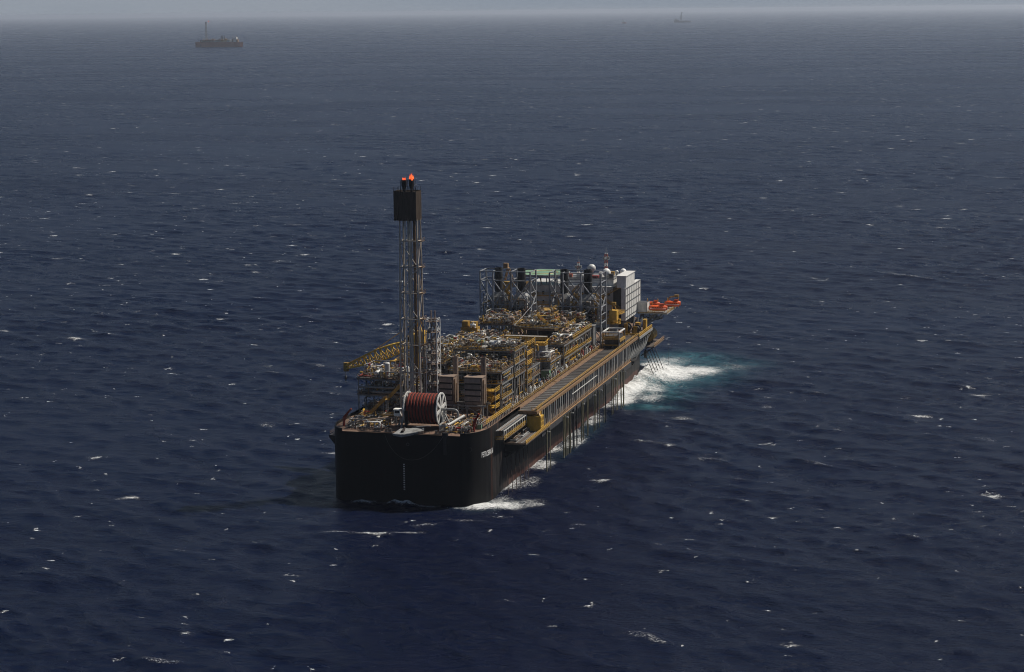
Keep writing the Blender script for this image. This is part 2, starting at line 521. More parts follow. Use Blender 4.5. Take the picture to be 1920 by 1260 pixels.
def bundles(root, rng, x0, x1, y0, y1, z, h, n):
    for k in range(n):
        b = MB(); c = rng.randint(3, 5); al = rng.random() < 0.5
        zz = z + rng.uniform(0.5, h); r = rng.uniform(.12, .28)
        if al:
            x = rng.uniform(x0, x1); a = rng.uniform(y0, (y0 + y1) / 2); e = rng.uniform((y0 + y1) / 2, y1)
            for j in range(c): xx = x + j * r * 3; b.tube([(xx, a - .4 * j, z), (xx, a - .4 * j, zz), (xx, e, zz), (xx, e, z + .3)], r, 6, r * 3)
        else:
            y = rng.uniform(y0, y1); a = rng.uniform(x0, (x0 + x1) / 2); e = rng.uniform((x0 + x1) / 2, x1)
            for j in range(c): yy = y + j * r * 3; b.tube([(a, yy, z), (a, yy, zz), (e, yy, zz), (e, yy, z + .3)], r, 6, r * 3)
        b.build('pipe_bundle', rng.choice(PIPE_MATS), root)

def bits(root, rng, x0, x1, y0, y1, z, h, n):
    """small-bore piping, valves and cable trays too fine to count"""
    for mat, share in (('silver', .36), ('yellow2', .22), ('dark', .20), ('brown', .17), ('red', .05)):
        b = MB()
        for k in range(int(n * share)):
            x, y = rng.uniform(x0, x1), rng.uniform(y0, y1)
            zz = z + rng.random() ** 1.6 * h
            t = rng.random()
            if t < 0.3: b.bar((x, y, zz), (x + rng.uniform(-2, 2), y, zz), .14)
            elif t < 0.55: b.bar((x, y, zz), (x, y + rng.uniform(-3, 3), zz), .14)
            elif t < 0.8: b.bar((x, y, z), (x, y, zz + .4), .13)
            elif t < 0.9: b.lathe([(.18, 0), (.42, .1), (.42, .25), (.18, .35)], (x, y, zz), (0, rng.random(), 1), 6)
            else: s = rng.uniform(.2, .5); b.box(x - s, x + s, y - s, y + s, zz, zz + s * 1.6)
        o = b.build('small_piping', mat, root); o['kind'] = 'stuff'

def vessel(root, rng, x, y, z, L, r, along='y', mat='silver'):
    b = MB()
    if along == 'z': b.capsule((x, y, z), (x, y, z + L), r, 14)
    else:
        d = Vector((1, 0, 0)) if along == 'x' else Vector((0, 1, 0))
        p = Vector((x, y, z + r + .5)); b.capsule(p - d * L / 2, p + d * L / 2, r, 14)
        for e in (-.3, .3):
            q = p + d * L * e
            b.box(q.x - (.25 if along == 'x' else r * .7), q.x + (.25 if along == 'x' else r * .7), q.y - (.25 if along != 'x' else r * .7), q.y + (.25 if along != 'x' else r * .7), z, z + r * .8)
        b.lathe([(r * .35, 0), (r * .35, r + .6), (r * .5, r + .6), (r * .5, r + .8)], p, (0, 0, 1), 8)
    return b.build('pressure_vessel', mat, root)

def skid(root, rng, x, y, z, w, l, h, mat='taupe'):
    b = box(x - w / 2, x + w / 2, y - l / 2, y + l / 2, z + .3, z + h)
    b.box(x - w / 2 - .2, x + w / 2 + .2, y - l / 2 - .2, y + l / 2 + .2, z, z + .3)
    k = max(2, int(l / .9))
    for j in range(k): yy = y - l / 2 + (j + .5) * l / k; b.box(x + w / 2, x + w / 2 + .1, yy - .12, yy + .12, z + .4, z + h - .1)
    b.box(x - w / 2 + .2, x + w / 2 - .2, y - l / 2 + .2, y + l / 2 - .2, z + h, z + h + .15)
    return b.build('equipment_skid', mat, root)

def frame_bay(root, x0, x1, y0, y1, z0, z1, nx=1, ny=1, w=0.36, mat='galv'):
    for i in range(nx + 1):
        for j in range(ny + 1):
            x = x0 + (x1 - x0) * i / nx; y = y0 + (y1 - y0) * j / ny
            MB().bar((x, y, z0), (x, y, z1), w).build('column', mat, root)

def brace(root, p, q, w=0.28, mat='steel'): MB().bar(p, q, w).build('brace', mat, root)

def level(root, x0, x1, y0, y1, z, sides='frlb', rmat='yellow', t=0.2, dmat='grating', beam='steel', name='deck_level', h=1.25):
    MB().box(x0, x1, y0, y1, z - t, z).build(name, dmat, root)
    b = MB()
    e = 0.3
    b.box(x0 - .05, x1 + .05, y0 - .08, y0 + .2, z - t - e, z - .05).box(x0 - .05, x1 + .05, y1 - .2, y1 + .08, z - t - e, z - .05)
    b.box(x0 - .08, x0 + .2, y0 + .2, y1 - .2, z - t - e, z - .05).box(x1 - .2, x1 + .08, y0 + .2, y1 - .2, z - t - e, z - .05)
    b.build('edge_beam', beam, root)
    r = MB()
    if 'f' in sides: r.rail([(x0, y0, z), (x1, y0, z)], h)
    if 'b' in sides: r.rail([(x0, y1, z), (x1, y1, z)], h)
    if 'l' in sides: r.rail([(x0, y0, z), (x0, y1, z)], h)
    if 'r' in sides:
        k = max(2, int((y1 - y0) / 7)); g = random.Random(int(x1 * 7 + y0 * 13 + z * 31))
        for j in range(k):
            if g.random() < .2: continue
            ya, yb = y0 + (y1 - y0) * j / k, y0 + (y1 - y0) * (j + (1 if g.random() < .8 else .7)) / k
            MB().rail([(x1, ya, z), (x1, yb, z)], h * g.choice((.85, 1, 1.1)), .10, 1.6, g.random() < .5).build('handrail', g.choice((rmat, rmat, 'yellow2', 'tan')), root)
    if r.v: r.build('handrail', rmat, root)

def module(name, label, x0, x1, y0, y1, zs, top, nx=2, ny=2, seed=1, sides='frlb', z0=ZD, dens=1.0, cat='process module', under=True, group='process modules on the deck', rail_mat='yellow'):
    rng = random.Random(seed)
    root = thing(name, label, cat, ((x0 + x1) / 2, (y0 + y1) / 2, z0), group)
    frame_bay(root, x0 + .4, x1 - .4, y0 + .4, y1 - .4, z0, zs[-1], nx, ny)
    zz = [z0] + zs
    area = (x1 - x0) * (y1 - y0)
    for z in zs: level(root, x0, x1, y0, y1, z, sides, rail_mat)
    for a, b in zip(zz, zz[1:]):
        if b - a < 2.5: continue
        # bracing on the right face and the near face
        for j in range(ny):
            if rng.random() < .6:
                ya, yb = y0 + .4 + (y1 - y0 - .8) * j / ny, y0 + .4 + (y1 - y0 - .8) * (j + 1) / ny
                if rng.random() < .5: ya, yb = yb, ya
                brace(root, (x1 - .4, ya, a), (x1 - .4, yb, b - .5))
        for i in range(nx):
            if rng.random() < .5:
                xa, xb = x0 + .4 + (x1 - x0 - .8) * i / nx, x0 + .4 + (x1 - x0 - .8) * (i + 1) / nx
                brace(root, (xa, y0 + .4, a), (xb, y0 + .4, b - .5))
    for a, b in zip(zz, zz[1:]):
        if b - a < 2.5: continue
        for k in range(int((y1 - y0) / 2.7)):
            if rng.random() < .7:
                y = y0 + 1.5 + k * 2.7; MB().bar((x1 - .25, y, a), (x1 - .25, y, b - .3), .2).build('side_post', rng.choice(('galv', 'silver', 'steel', 'yellow2')), root)
        for _ in range(3):
            z = rng.uniform(a + 1, b - .8); ya = rng.uniform(y0, (y0 + y1) / 2); yb = rng.uniform((y0 + y1) / 2, y1)
            MB().bar((x1 - .2, ya, z), (x1 - .2, yb, z), .18).build('side_girt', rng.choice(('galv', 'brown', 'yellow2', 'yellow')), root)
    npipe = 0
    lv = zz if under else zs
    for k, z in enumerate(lv):
        last = k == len(lv) - 1
        h = top - z if last else (lv[k + 1] - z - 1.2)
        if h < .8: continue
        m = int(min(40 if last else 16, area / (5 if last else 14) * dens))
        m = min(m, 98 - npipe); npipe += m
        for _ in range(int((3 if last else 2) * max(1, area / 200))):
            al = rng.choice('yyxz'); r = rng.uniform(.6, 1.25)
            L = rng.uniform(3.5, 8) if al != 'z' else rng.uniform(2, max(2.2, h))
            vessel(root, rng, rng.uniform(x0 + 2.5, x1 - 2.5), rng.uniform(y0 + 3, max(y0 + 3.1, y1 - 3)), z, min(L, (x1 - x0) * .6 if al == 'x' else (y1 - y0) * .7 if al == 'y' else h), min(r, h * .42), al, rng.choice(('silver', 'silver', 'galv', 'taupe', 'white')))
        for _ in range(2): skid(root, rng, rng.uniform(x0 + 2, x1 - 2), rng.uniform(y0 + 2, max(y0 + 2.1, y1 - 2)), z, rng.uniform(1.5, 3), rng.uniform(2, 4), min(h * .8, rng.uniform(1.5, 3)), rng.choice(('taupe', 'galv', 'dark', 'yellow2', 'green')))
        pipes(root, rng, x0 + .6, x1 - .5, y0 + .6, y1 - .6, z, h * (1 if last else .95), m)
        bundles(root, rng, x0 + 1, x1 - 2, y0 + 1, y1 - 1.5, z, h * .7, 3 if last else 1)
        bits(root, rng, x0 + .5, x1 - .5, y0 + .5, y1 - .5, z, h * .8, int(area * (1.7 if last else .9) * dens))
    return root

# ------------------------------------------------------------------ flare tower
def flare_tower():
    t = thing('flare_tower', 'tall slender flare tower with a dark box and flames at its top', 'flare tower', (-4.5, 25.5, ZD))
    z0, z1 = ZD, 94.0
    def leg(sx, sy, z):
        u = (z - z0) / (z1 - z0)
        x = (-8.2 + 0.8 * u) if sx < 0 else (-0.8 - 0.5 * u)
        y = (22.0 + 0.3 * u) if sy < 0 else (27.0 - 0.8 * u)
        return Vector((x, y, z))
    for sx in (-1, 1):
        for sy in (-1, 1):
            MB().tube([leg(sx, sy, z0), leg(sx, sy, z1)], 0.34, 10, 0, 0.28).build('leg', 'pale_taupe', t)
    hs = [32, 41, 50.5, 59.5, 68.5, 77.5, 86.5]
    for k, z in enumerate(hs):
        b = MB()
        for a, c in (((-1, -1), (1, -1)), ((1, -1), (1, 1)), ((1, 1), (-1, 1)), ((-1, 1), (-1, -1))):
            b.tube([leg(*a, z), leg(*c, z)], 0.17, 7)
        b.build('horizontal_brace', 'pale_taupe', t)
        p = leg(1, -1, z)
        pl = box(p.x, p.x + 1.7, p.y, p.y + 3.0, z - .1, z)
        pl.build('platform', 'tan', t)
        MB().rail([(p.x, p.y, z), (p.x + 1.7, p.y, z), (p.x + 1.7, p.y + 3, z)], 1.1, .1).build('handrail', 'brown', t)
        if k + 1 < len(hs):
            zb = hs[k + 1]; s = 1 if k % 2 else -1
            for a, c in (((s, -1), (-s, -1)), ((1, -s), (1, s)), ((-1, s), (-1, -s)), ((-s, 1), (s, 1))):
                MB().tube([leg(*a, z), leg(*c, zb)], 0.15, 7).build('diagonal_brace', 'pale_taupe', t)
    for a, c in (((-1, -1), (1, -1)), ((1, -1), (-1, -1)), ((1, -1), (1, 1)), ((1, 1), (1, -1))):
        MB().tube([leg(*a, ZD + .5), leg(*c, 32)], 0.22, 7).build('diagonal_brace', 'pale_taupe', t)
    for x, y, r, mt in ((-6.3, 24.5, .3, 'white'), (-5.3, 25.4, .42, 'silver'), (-4.3, 24.6, .42, 'silver'), (-3.4, 25.6, .36, 'brown'), (-2.6, 24.4, .26, 'tan'), (-1.9, 26, .16, 'white'), (-6.9, 26, .16, 'white')):
        MB().tube([(x, y, ZD + 1), (x, y, 95)], r, 9).build('flare_pipe', mt, t)
    # heat shield box of upright corrugated plates
    x0, x1, y0, y1 = -9.1, -1.2, 21.3, 27.4
    b = MB(); poly = []
    def edge(p, q, nn):
        for k in range(nn):
            a = Vector(p).lerp(Vector(q), k / nn); c = Vector(p).lerp(Vector(q), (k + .5) / nn)
            d = (Vector(q) - Vector(p)).normalized(); nrm = Vector((d.y, -d.x)) * .14
            poly.extend([tuple(a + nrm), tuple(c + nrm), tuple(c), tuple(a.lerp(c, 1.0) + d * (Vector(q) - Vector(p)).length / nn * .5)])
    for p, q in (((x0, y0), (x1, y0)), ((x1, y0), (x1, y1)), ((x1, y1), (x0, y1)), ((x0, y1), (x0, y0))): edge(p, q, 12)
    nn = len(poly)
    b.add([(x, y, 93.6) for x, y in poly] + [(x, y, 103.7) for x, y in poly], [(j, (j + 1) % nn, nn + (j + 1) % nn, nn + j) for j in range(nn)])
    b.box(x0 + .2, x1 - .2, y0 + .2, y1 - .2, 103.1, 103.3).box(x0 + .2, x1 - .2, y0 + .2, y1 - .2, 94.2, 94.4)
    b.build('heat_shield', 'shield', t)
    for y in (y0 + .2, y1 - .2):
        r = MB()
        for k in range(7): x = x0 + (x1 - x0) * k / 6; r.bar((x, y, 103.2), (x, y, 105.0), .14)
        r.bar((x0, y, 104.7), (x1, y, 104.7), .08).build('top_rail', 'black', t)
    for x, zb, fl in ((-6.3, 107.3, 0.42), (-3.6, 107.6, 1.0)):
        c = MB().lathe([(.45, 103), (.5, 104.2), (.9, 105.3), (.98, zb), (.8, zb - .02), (.6, zb - 1)], (x, 24.5, 0), (0, 0, 1), 14)
        for a in range(4):
            dx, dy = 1.25 * math.cos(a * 1.57 + .5), 1.25 * math.sin(a * 1.57 + .5)
            c.tube([(x + dx, 24.5 + dy, 103), (x + dx, 24.5 + dy, zb - .2)], .09, 6)
        tip = c.build('flare_tip', 'black', t)
        rng = random.Random(int(x * 10)); f = MB()
        for k in range(26 if fl == 1 else 9):
            a = rng.uniform(0, 6.28); d = rng.uniform(0, .8) ** .7
            px, py = x + d * math.cos(a), 24.5 + d * math.sin(a)
            h = fl * rng.uniform(.6, 2.2); w = rng.uniform(.12, .3); lx = rng.uniform(-.45, .6); ly = rng.uniform(-.4, .4)
            f.tube([(px, py, zb - .4), (px + lx * .25 * h, py + ly * .2 * h, zb + h * .3), (px + lx * .3 * h + rng.uniform(-.2, .2), py + ly * .3 * h, zb + h * .65), (px + lx * .55 * h, py + ly * .5 * h, zb + h)], w * 1.3, 6, .4, .02)
        f.build('flame', 'flame', t)
flare_tower()

def vent_tower():
    t = thing('lattice_tower', 'white lattice tower with brown platforms standing beside the flare tower', 'tower', (2.05, 28, ZD))
    x0, x1, y0, y1 = 0.1, 4.0, 26.0, 30.0
    for x in (x0, x1):
        for y in (y0, y1): MB().bar((x, y, ZD), (x, y, 58.9), .24).build('leg', 'white', t)
    zs = [58.2 - 3.7 * k for k in range(9)]
    for k, z in enumerate(zs):
        MB().box(x0, x1, y0, y1, z - .12, z).build('platform', 'taupe', t)
        r = MB().rail([(x0, y0, z), (x1, y0, z), (x1, y1, z), (x0, y1, z), (x0, y0, z)], 1.1, .09, 2, False)
        r.build('handrail', 'white', t)
        if k % 2: a, c = y0, y1
        else: a, c = y1, y0
        MB().bar((x1, a, z - 3.6), (x1, c, z), .15).bar((x1, c, z - 3.6), (x1, (a + c) / 2, z - 1.8), .12).build('diagonal_brace', 'white', t)
        MB().bar((x0, a, z - 3.6), (x0, c, z), .15).build('diagonal_brace', 'white', t)
        rng = random.Random(k)
        for _ in range(4): x, y, s = rng.uniform(x0 + .5, x1 - .5), rng.uniform(y0 + .4, y0 + 2), rng.uniform(.2, .45); box(x - s, x + s, y - s, y + s, z, z + s * 3).build('equipment_box', 'brown', t)
        MB().stair((x0 + .5 if k % 2 else x1 - .5, y0 + 2.8, z - 3.6), (x1 - .5 if k % 2 else x0 + .5, y0 + 2.8, z), .7, (0, 1, 0), False).build('staircase', 'galv', t)
    for x in (1.5, 2.9): MB().tube([(x, 28, ZD), (x, 28, 62.0)], .2, 8).build('vent_pipe', 'taupe', t)
vent_tower()

# ------------------------------------------------------------------ hose reel
def hose_reel():
    cy, cz = 12.0, 30.6
    t = thing('hose_reel', 'huge reel wound with orange and dark red hose between white spoked wheels', 'hose reel', (3.7, cy, ZD))
    xa, xb = -2.0, 9.4
    turns, hr = 9, 0.64
    def helix(ph, r, mat, name, R0):
        pts = []
        for k in range(turns * 28 + 1):
            a = k / 28 * 2 * math.pi
            x = xa + .7 + (xb - xa - 1.4) * k / (turns * 28)
            pts.append((x + ph, cy + R0 * math.cos(a), cz + R0 * math.sin(a)))
        MB().tube(pts, r, 8).build(name, mat, t)
    helix(0, .58, 'hose_orange', 'hose', 4.75)
    helix(.63, .56, 'hose_dark', 'hose', 4.68)
    MB().lathe([(4.1, 0), (4.1, xb - xa)], (xa, cy, cz), (1, 0, 0), 40).build('drum', 'hose_black', t)
    for x in (xa - .35, xb):
        w = MB()
        n = 48; ro, ri, rh = 5.75, 5.05, 1.1
        def ring(r0, r1, th):
            vs = []
            for xx in (x, x + th):
                for r in (r0, r1):
                    vs += [(xx, cy + r * math.cos(2 * math.pi * j / n), cz + r * math.sin(2 * math.pi * j / n)) for j in range(n)]
            fs = []
            for j in range(n):
                k = (j + 1) % n
                fs += [(j, k, n + k, n + j), (2 * n + k, 2 * n + j, 3 * n + j, 3 * n + k), (n + j, n + k, 3 * n + k, 3 * n + j), (k, j, 2 * n + j, 2 * n + k)]
            w.add(vs, fs)
        ring(ri, ro, .35); ring(.4, rh, .35)
        for k in range(8):
            a = k * math.pi / 4 + .2; d = Vector((0, math.cos(a), math.sin(a))); c = Vector((x + .175, cy, cz))
            p = Vector((0, -d.z, d.y))
            for sgn in (1,):
                q0 = c + d * (rh - .1); q1 = c + d * (ri + .1)
                w.add([q0 - p * .42 + Vector((-.15, 0, 0)), q0 + p * .42 + Vector((-.15, 0, 0)), q1 + p * .6 + Vector((-.15, 0, 0)), q1 - p * .6 + Vector((-.15, 0, 0)),
                       q0 - p * .42 + Vector((.15, 0, 0)), q0 + p * .42 + Vector((.15, 0, 0)), q1 + p * .6 + Vector((.15, 0, 0)), q1 - p * .6 + Vector((.15, 0, 0))],
                      [(3, 2, 1, 0), (4, 5, 6, 7), (0, 1, 5, 4), (1, 2, 6, 5), (2, 3, 7, 6), (3, 0, 4, 7)])
        for k in range(40):
            a = 2 * math.pi * k / 40; w.box(x - .08, x + .43, cy + 5.3 * math.cos(a) - .13, cy + 5.3 * math.cos(a) + .13, cz + 5.3 * math.sin(a) - .13, cz + 5.3 * math.sin(a) + .13)
        w.build('reel_wheel', 'white', t)
    MB().tube([(xa - 2.2, cy, cz), (xb + 2.0, cy, cz)], .55, 12).build('axle', 'galv', t)
    for x in (xa - 1.4, xb + 1.4):
        s = MB()
        for dy in (-4.2, 4.2): s.bar((x, cy + dy, ZD), (x, cy, cz), .5)
        s.bar((x, cy - 2.2, 27.4), (x, cy + 2.2, 27.4), .35)
        if x < 0: s.bar((x - 2.6, cy, ZD), (x, cy, cz - 2), .4)
        else:
            s.bar((x + 3.2, cy - 1, ZD), (x, cy, cz - 1.5), .35).bar((x + 2.2, cy - 1, ZD), (x - .3, cy, cz - 2.5), .3)
            for k in range(4): s.bar((x + 2.9 - k * .7, cy - 1, ZD + 1 + k * 1.1), (x + 1.7 - k * .6, cy - 1, ZD + .8 + k * 1.1), .2)
        s.build('support_frame', 'galv', t)
    MB().tube([(xa + .9, cy - 5.3, cz), (xa + .9, cy - 5.5, 27), (xa + 1.0, cy - 6.2, 25.4), (xa + 1.4, cy - 9, 24.9), (xa + 1.7, -0.6, 24.7)], .55, 9, 1.2).build('hose', 'hose_dark', t)
    MB().tube([(xb + 1.8, cy, cz), (xb + 6.2, cy, cz), (xb + 6.2, cy, ZD)], .42, 10, 1.6).build('feed_pipe', 'galv', t)
hose_reel()
t = thing('control_cabin', 'small white control cabin beside the hose reel', 'cabin', (-6.3, 13.5, 27.4))
box(-7.5, -5.2, 12.4, 14.6, 27.4, 29.6).box(-7.7, -5.0, 12.2, 14.8, 29.6, 29.8).build('cabin_body', 'white', t)
box(-7.2, -5.5, 12.34, 12.44, 28.4, 29.3).build('window', 'glass', t)
MB().bar((-7.2, 12.7, ZD), (-7.2, 12.7, 27.4), .25).bar((-5.5, 12.7, ZD), (-5.5, 12.7, 27.4), .25).bar((-7.2, 14.3, ZD), (-7.2, 14.3, 27.4), .25).bar((-5.5, 14.3, ZD), (-5.5, 14.3, 27.4), .25).build('leg', 'steel', t)
MB().rail([(-13, 13, 27.4), (-7.6, 13, 27.4)], 1.1, .12).box(-13, -7.6, 13, 14.2, 27.2, 27.4).bar((-12.5, 13.6, ZD), (-12.5, 13.6, 27.2), .25).build('access_walkway', 'yellow2', t)
ch = MB().add([(-3.2, -1.6, 24.2), (0.0, -2.4, 24.2), (6.5, 1.8, 24.9), (6.0, 4, 25.6), (-2.0, 2.6, 25.2), (-3.2, -1.6, 23.6), (0.0, -2.4, 23.3), (6.5, 1.8, 24.2), (6, 4, 24.8), (-2, 2.6, 24.4)],
              [(4, 3, 2, 1, 0), (5, 6, 7, 8, 9), (0, 1, 6, 5), (1, 2, 7, 6), (2, 3, 8, 7), (3, 4, 9, 8), (4, 0, 5, 9)])
ch.tube([(-3.2, -1.7, 24.1), (0, -2.5, 24.1), (6.5, 1.7, 24.9)], .28, 8, 1).tube([(1.5, 4.5, 25.4), (7.5, 3.0, 26.4), (8.6, 3.0, 26.4)], .18, 6)
tag(ch.build('hose_chute', 'galv', None, (1, 0, 24)), 'pale grey curved hose chute lying over the edge of the black stern', 'chute')

# ------------------------------------------------------------------ stern deck gear
def winch(x, y, mat, label, rot=0):
    t = thing('mooring_winch', label, 'winch', (x, y, ZD), 'winches on the stern deck')
    MB().lathe([(.9, -1.3), (.9, -1.2), (.5, -1.15), (.5, 1.15), (.9, 1.2), (.9, 1.3)], (x, y, ZD + 1.3), (1, 0, 0), 14).build('winch_drum', mat, t)
    box(x - 1.9, x - 1.4, y - .8, y + .8, ZD, ZD + 1.9).box(x + 1.4, x + 1.9, y - .8, y + .8, ZD, ZD + 1.9).build('winch_frame', 'steel', t)
    box(x + 1.95, x + 3, y - .5, y + .5, ZD + .5, ZD + 1.6).build('motor', 'galv', t)
winch(-12.5, 6, 'yellow2', 'yellow mooring winch on the stern deck left of the hose chute')
winch(-18, 9, 'galv', 'grey mooring winch at the left of the stern deck')
winch(17.5, 6.5, 'red', 'dark red mooring winch at the right of the stern deck')
def davit(x, y, dx, label, mat='red'):
    t = thing('davit_crane', label, 'davit', (x, y, ZD))
    MB().tube([(x, y, ZD), (x, y, ZD + 3.2)], .42, 10).build('post', mat, t)
    MB().bar((x, y, ZD + 3), (x + dx, y - .5, ZD + 6.2), .6).bar((x + .2, y, ZD + 1.6), (x + dx * .6, y, ZD + 5), .35).build('jib', 'hose_orange', t)
davit(-24.3, 8.5, 3.0, 'red davit crane standing at the left corner of the stern deck')
davit(22.0, 9.0, 2.0, 'orange davit crane standing at the right corner of the stern deck', 'red')
def bollard(x, y):
    b = MB()
    for d in (-.7, .7): b.lathe([(.4, 0), (.34, .2), (.34, 1.0), (.46, 1.05), (.46, 1.25)], (x + d, y, ZD), (0, 0, 1), 10)
    b.box(x - 1.3, x + 1.3, y - .5, y + .5, ZD, ZD + .12)
    tag(b.build('bollard', 'dark', None, (x, y, ZD)), 'dark twin bollard at the edge of the stern deck', 'bollard', 'twin bollards on the stern')
for x, y in ((-15.5, 2.6), (-10, 2.2), (-6, 2.2), (11.5, 2.2), (19.5, 4.2)): bollard(x, y)
def crate(name, label, x, y, w, l, h, mat, z=ZD, cat='container'):
    t = thing(name, label, cat, (x, y, z))
    b = box(x - w / 2, x + w / 2, y - l / 2, y + l / 2, z + .15, z + h)
    for k in range(int(w / .6)): xx = x - w / 2 + .3 + k * .6; b.box(xx - .08, xx + .08, y - l / 2 - .06, y - l / 2, z + .3, z + h - .15)
    b.build('body', mat, t)
    e = MB()
    for sx in (-1, 1):
        for sy in (-1, 1): e.box(x + sx * w / 2 - .1, x + sx * w / 2 + .1, y + sy * l / 2 - .1, y + sy * l / 2 + .1, z, z + h + .05)
    e.box(x - w / 2, x + w / 2, y - l / 2, y + l / 2, z + h, z + h + .06)
    e.build('corner_frame', 'dark', t)
crate('equipment_box', 'pale box near the left edge of the stern deck', -20.5, 11.5, 3.6, 2.4, 1.6, 'white', cat='box')
crate('equipment_box', 'orange red box at the right edge of the stern deck', 19.8, 7.8, 3, 1.6, .9, 'hose_orange', cat='box')
crate('equipment_box', 'tan box on the right stern deck beside the red winch', 16, 10.5, 2.2, 2, 1.3, 'tan', cat='box')
crate('equipment_box', 'green box behind the orange davit on the stern deck', 22.6, 13.6, 1.6, 1.8, 1.5, 'green', cat='box')
t = thing('mooring_beam', 'heavy dark pipe frame bent over the left side of the stern deck', 'pipe frame', (-12, 8, ZD))
MB().tube([(-18.5, 4, ZD), (-18.5, 4, ZD + 2.6), (-11, 9, ZD + 3.2), (-7, 14, ZD + 3.2)], .3, 8, 1).build('pipe', 'brown', t)
MB().tube([(-15, 10, ZD), (-15, 10, ZD + 2.2), (-9, 14, ZD + 2.2)], .22, 8, 1).build('pipe', 'galv', t)
MB().rail([(-17.5, 13, ZD), (-9, 14, ZD)], 1.2, .12).build('handrail', 'brown', t)
t = thing('loading_arm', 'thick white pipe sloping over the stern deck right of the hose reel', 'pipe', (14.5, 10, ZD))
MB().tube([(13.3, 7, ZD + 2.0), (17.3, 13.5, ZD + 4.3)], .5, 10).lathe([(.75, 0), (.75, .3)], (13.3, 7, ZD + 2), (.5, .8, .29), 10).build('pipe', 'white', t)
MB().bar((13.8, 7.6, ZD), (13.8, 7.6, ZD + 2), .3).bar((16.6, 12.4, ZD), (16.6, 12.4, ZD + 3.6), .3).build('pipe_support', 'galv', t)
rng = random.Random(5)
for k in range(3): MB().tube([(14.6 + k * .6, 5 + k * .5, ZD), (14.6 + k * .6, 5 + k * .5, ZD + 2.6), (15.2 + k * .6, 4.6 + k * .5, ZD + 1.2)], .16, 6, .5).build('hose', 'white', t)
for side, (xa, xb) in enumerate(((-22, -9), (11, 22))):
    t = thing('deck_gear', 'cluster of valves, posts and pipework on the ' + ('left' if side == 0 else 'right') + ' part of the stern deck', 'deck gear', ((xa + xb) / 2, 12, ZD))
    pipes(t, rng, xa, xb, 5, 23, ZD, 3.4, 60)
    bits(t, rng, xa, xb, 3.5, 25, ZD, 2.6, 420)
rp = MB(); pts = []
for k in range(25):
    u = k / 24; x = -6.5 + 20.3 * u
    pts.append((x, -0.25, 23.4 - 8.2 * (1 - abs(2 * (u ** 0.85) - 1) ** 2.2)))
rp.tube([(-6.8, .8, 24.1)] + pts + [(14.2, .6, 25.0), (16, 4, 25.8)], .09, 6)
tag(rp.build('mooring_rope', 'rope', None, (4, 0, 20)), 'thin grey rope hanging in a loop down the black stern', 'rope')

# ------------------------------------------------------------------ filter houses on their frame
t = thing('support_frame', 'grey steel frame with crossed braces carrying the two louvred boxes', 'frame', (11, 30, ZD))
for x in (3.2, 9.0, 14.2, 19.8):
    for y in (27.5, 33): MB().bar((x, y, ZD), (x, y, 29.0), .5).build('column', 'steel', t)
for y in (27.5, 33): MB().bar((2.5, y, 29.0), (21, y, 29.0), .35, .5).build('beam', 'galv', t)
for xa, xb in ((3.2, 9), (9, 14.2), (14.2, 19.8)):
    MB().bar((xa, 27.5, ZD + .3), ((xa + xb) / 2, 27.5, 27), .28).bar((xb, 27.5, ZD + .3), ((xa + xb) / 2, 27.5, 27), .28).bar((xa, 27.5, 28.6), ((xa + xb) / 2, 27.5, 27), .28).bar((xb, 27.5, 28.6), ((xa + xb) / 2, 27.5, 27), .28).build('brace', 'steel', t)
def filter_house(x0, x1, label, sx):
    t = thing('air_intake_box', label, 'louvred box', ((x0 + x1) / 2, 30, 29.4), 'louvred intake boxes')
    y0, y1 = 28.6, 33
    box(x0, x1, y0, y1, 29.3, 38.6).box(x0 - .15, x1 + .15, y0 - .3, y1 + .1, 38.6, 38.9).build('casing', 'taupe', t)
    box(x0 + .1, x1 - .4, y0 - .06, y0 - .003, 30.2, 38.4).build('louvre_shade_sheet', 'black', t)  # flat black sheet painting the shade in the gaps between louvres
    for z in (30.3, 32.4, 34.5, 36.6):
        MB().add([(x0 + .1, y0 - .35, z + 1.75), (x1 - .5, y0 - .35, z + 1.75), (x1 - .5, y0 - .95, z + .35), (x0 + .1, y0 - .95, z + .35), (x0 + .1, y0 - .07, z + 1.8), (x1 - .5, y0 - .07, z + 1.8), (x1 - .5, y0 - .75, z + .3), (x0 + .1, y0 - .75, z + .3)],
                 [(3, 2, 1, 0), (4, 5, 6, 7), (2, 3, 7, 6), (0, 4, 7, 3), (1, 2, 6, 5), (0, 1, 5, 4)]).build('louvre', 'taupe', t)
    MB().add([(x0 + .4, y0 + .5, 29.2), (x1 - .4, y0 + .5, 29.2), (x1 - .4, y1, 29.2), (x0 + .4, y1, 29.2), (x0 + 2, y0 + 1.5, 25.2), (x1 - 1.5, y0 + 1.5, 25.2), (x1 - 1.5, y1 - .5, 25.2), (x0 + 2, y1 - .5, 25.2)],
             [(0, 1, 2, 3), (7, 6, 5, 4), (4, 5, 1, 0), (5, 6, 2, 1), (6, 7, 3, 2), (7, 4, 0, 3)]).build('hopper_duct', 'brown', t)
    MB().tube([(x1 + .3, y0 + .6, 29.2), (x1 + .3, y0 + .6, 38)], .22, 8).tube([(x1 + .8, y0 + .9, 29.2), (x1 + .8, y0 + .9, 36.5)], .18, 8).build('drain_pipe', 'tan', t)
    MB().lathe([(1.0, 29.2), (1.0, 44.6), (1.06, 44.6), (1.06, 45.0), (.9, 45.0), (.88, 44)], (sx, 34.6, 0), (0, 0, 1), 18).build('exhaust_stack', 'taupe', t)
filter_house(13.0, 19.4, 'right hand one of two taupe louvred boxes with exhaust stack', 18.2)
filter_house(3.0, 9.0, 'left hand one of two taupe louvred boxes, beside the white lattice tower', 8.0)
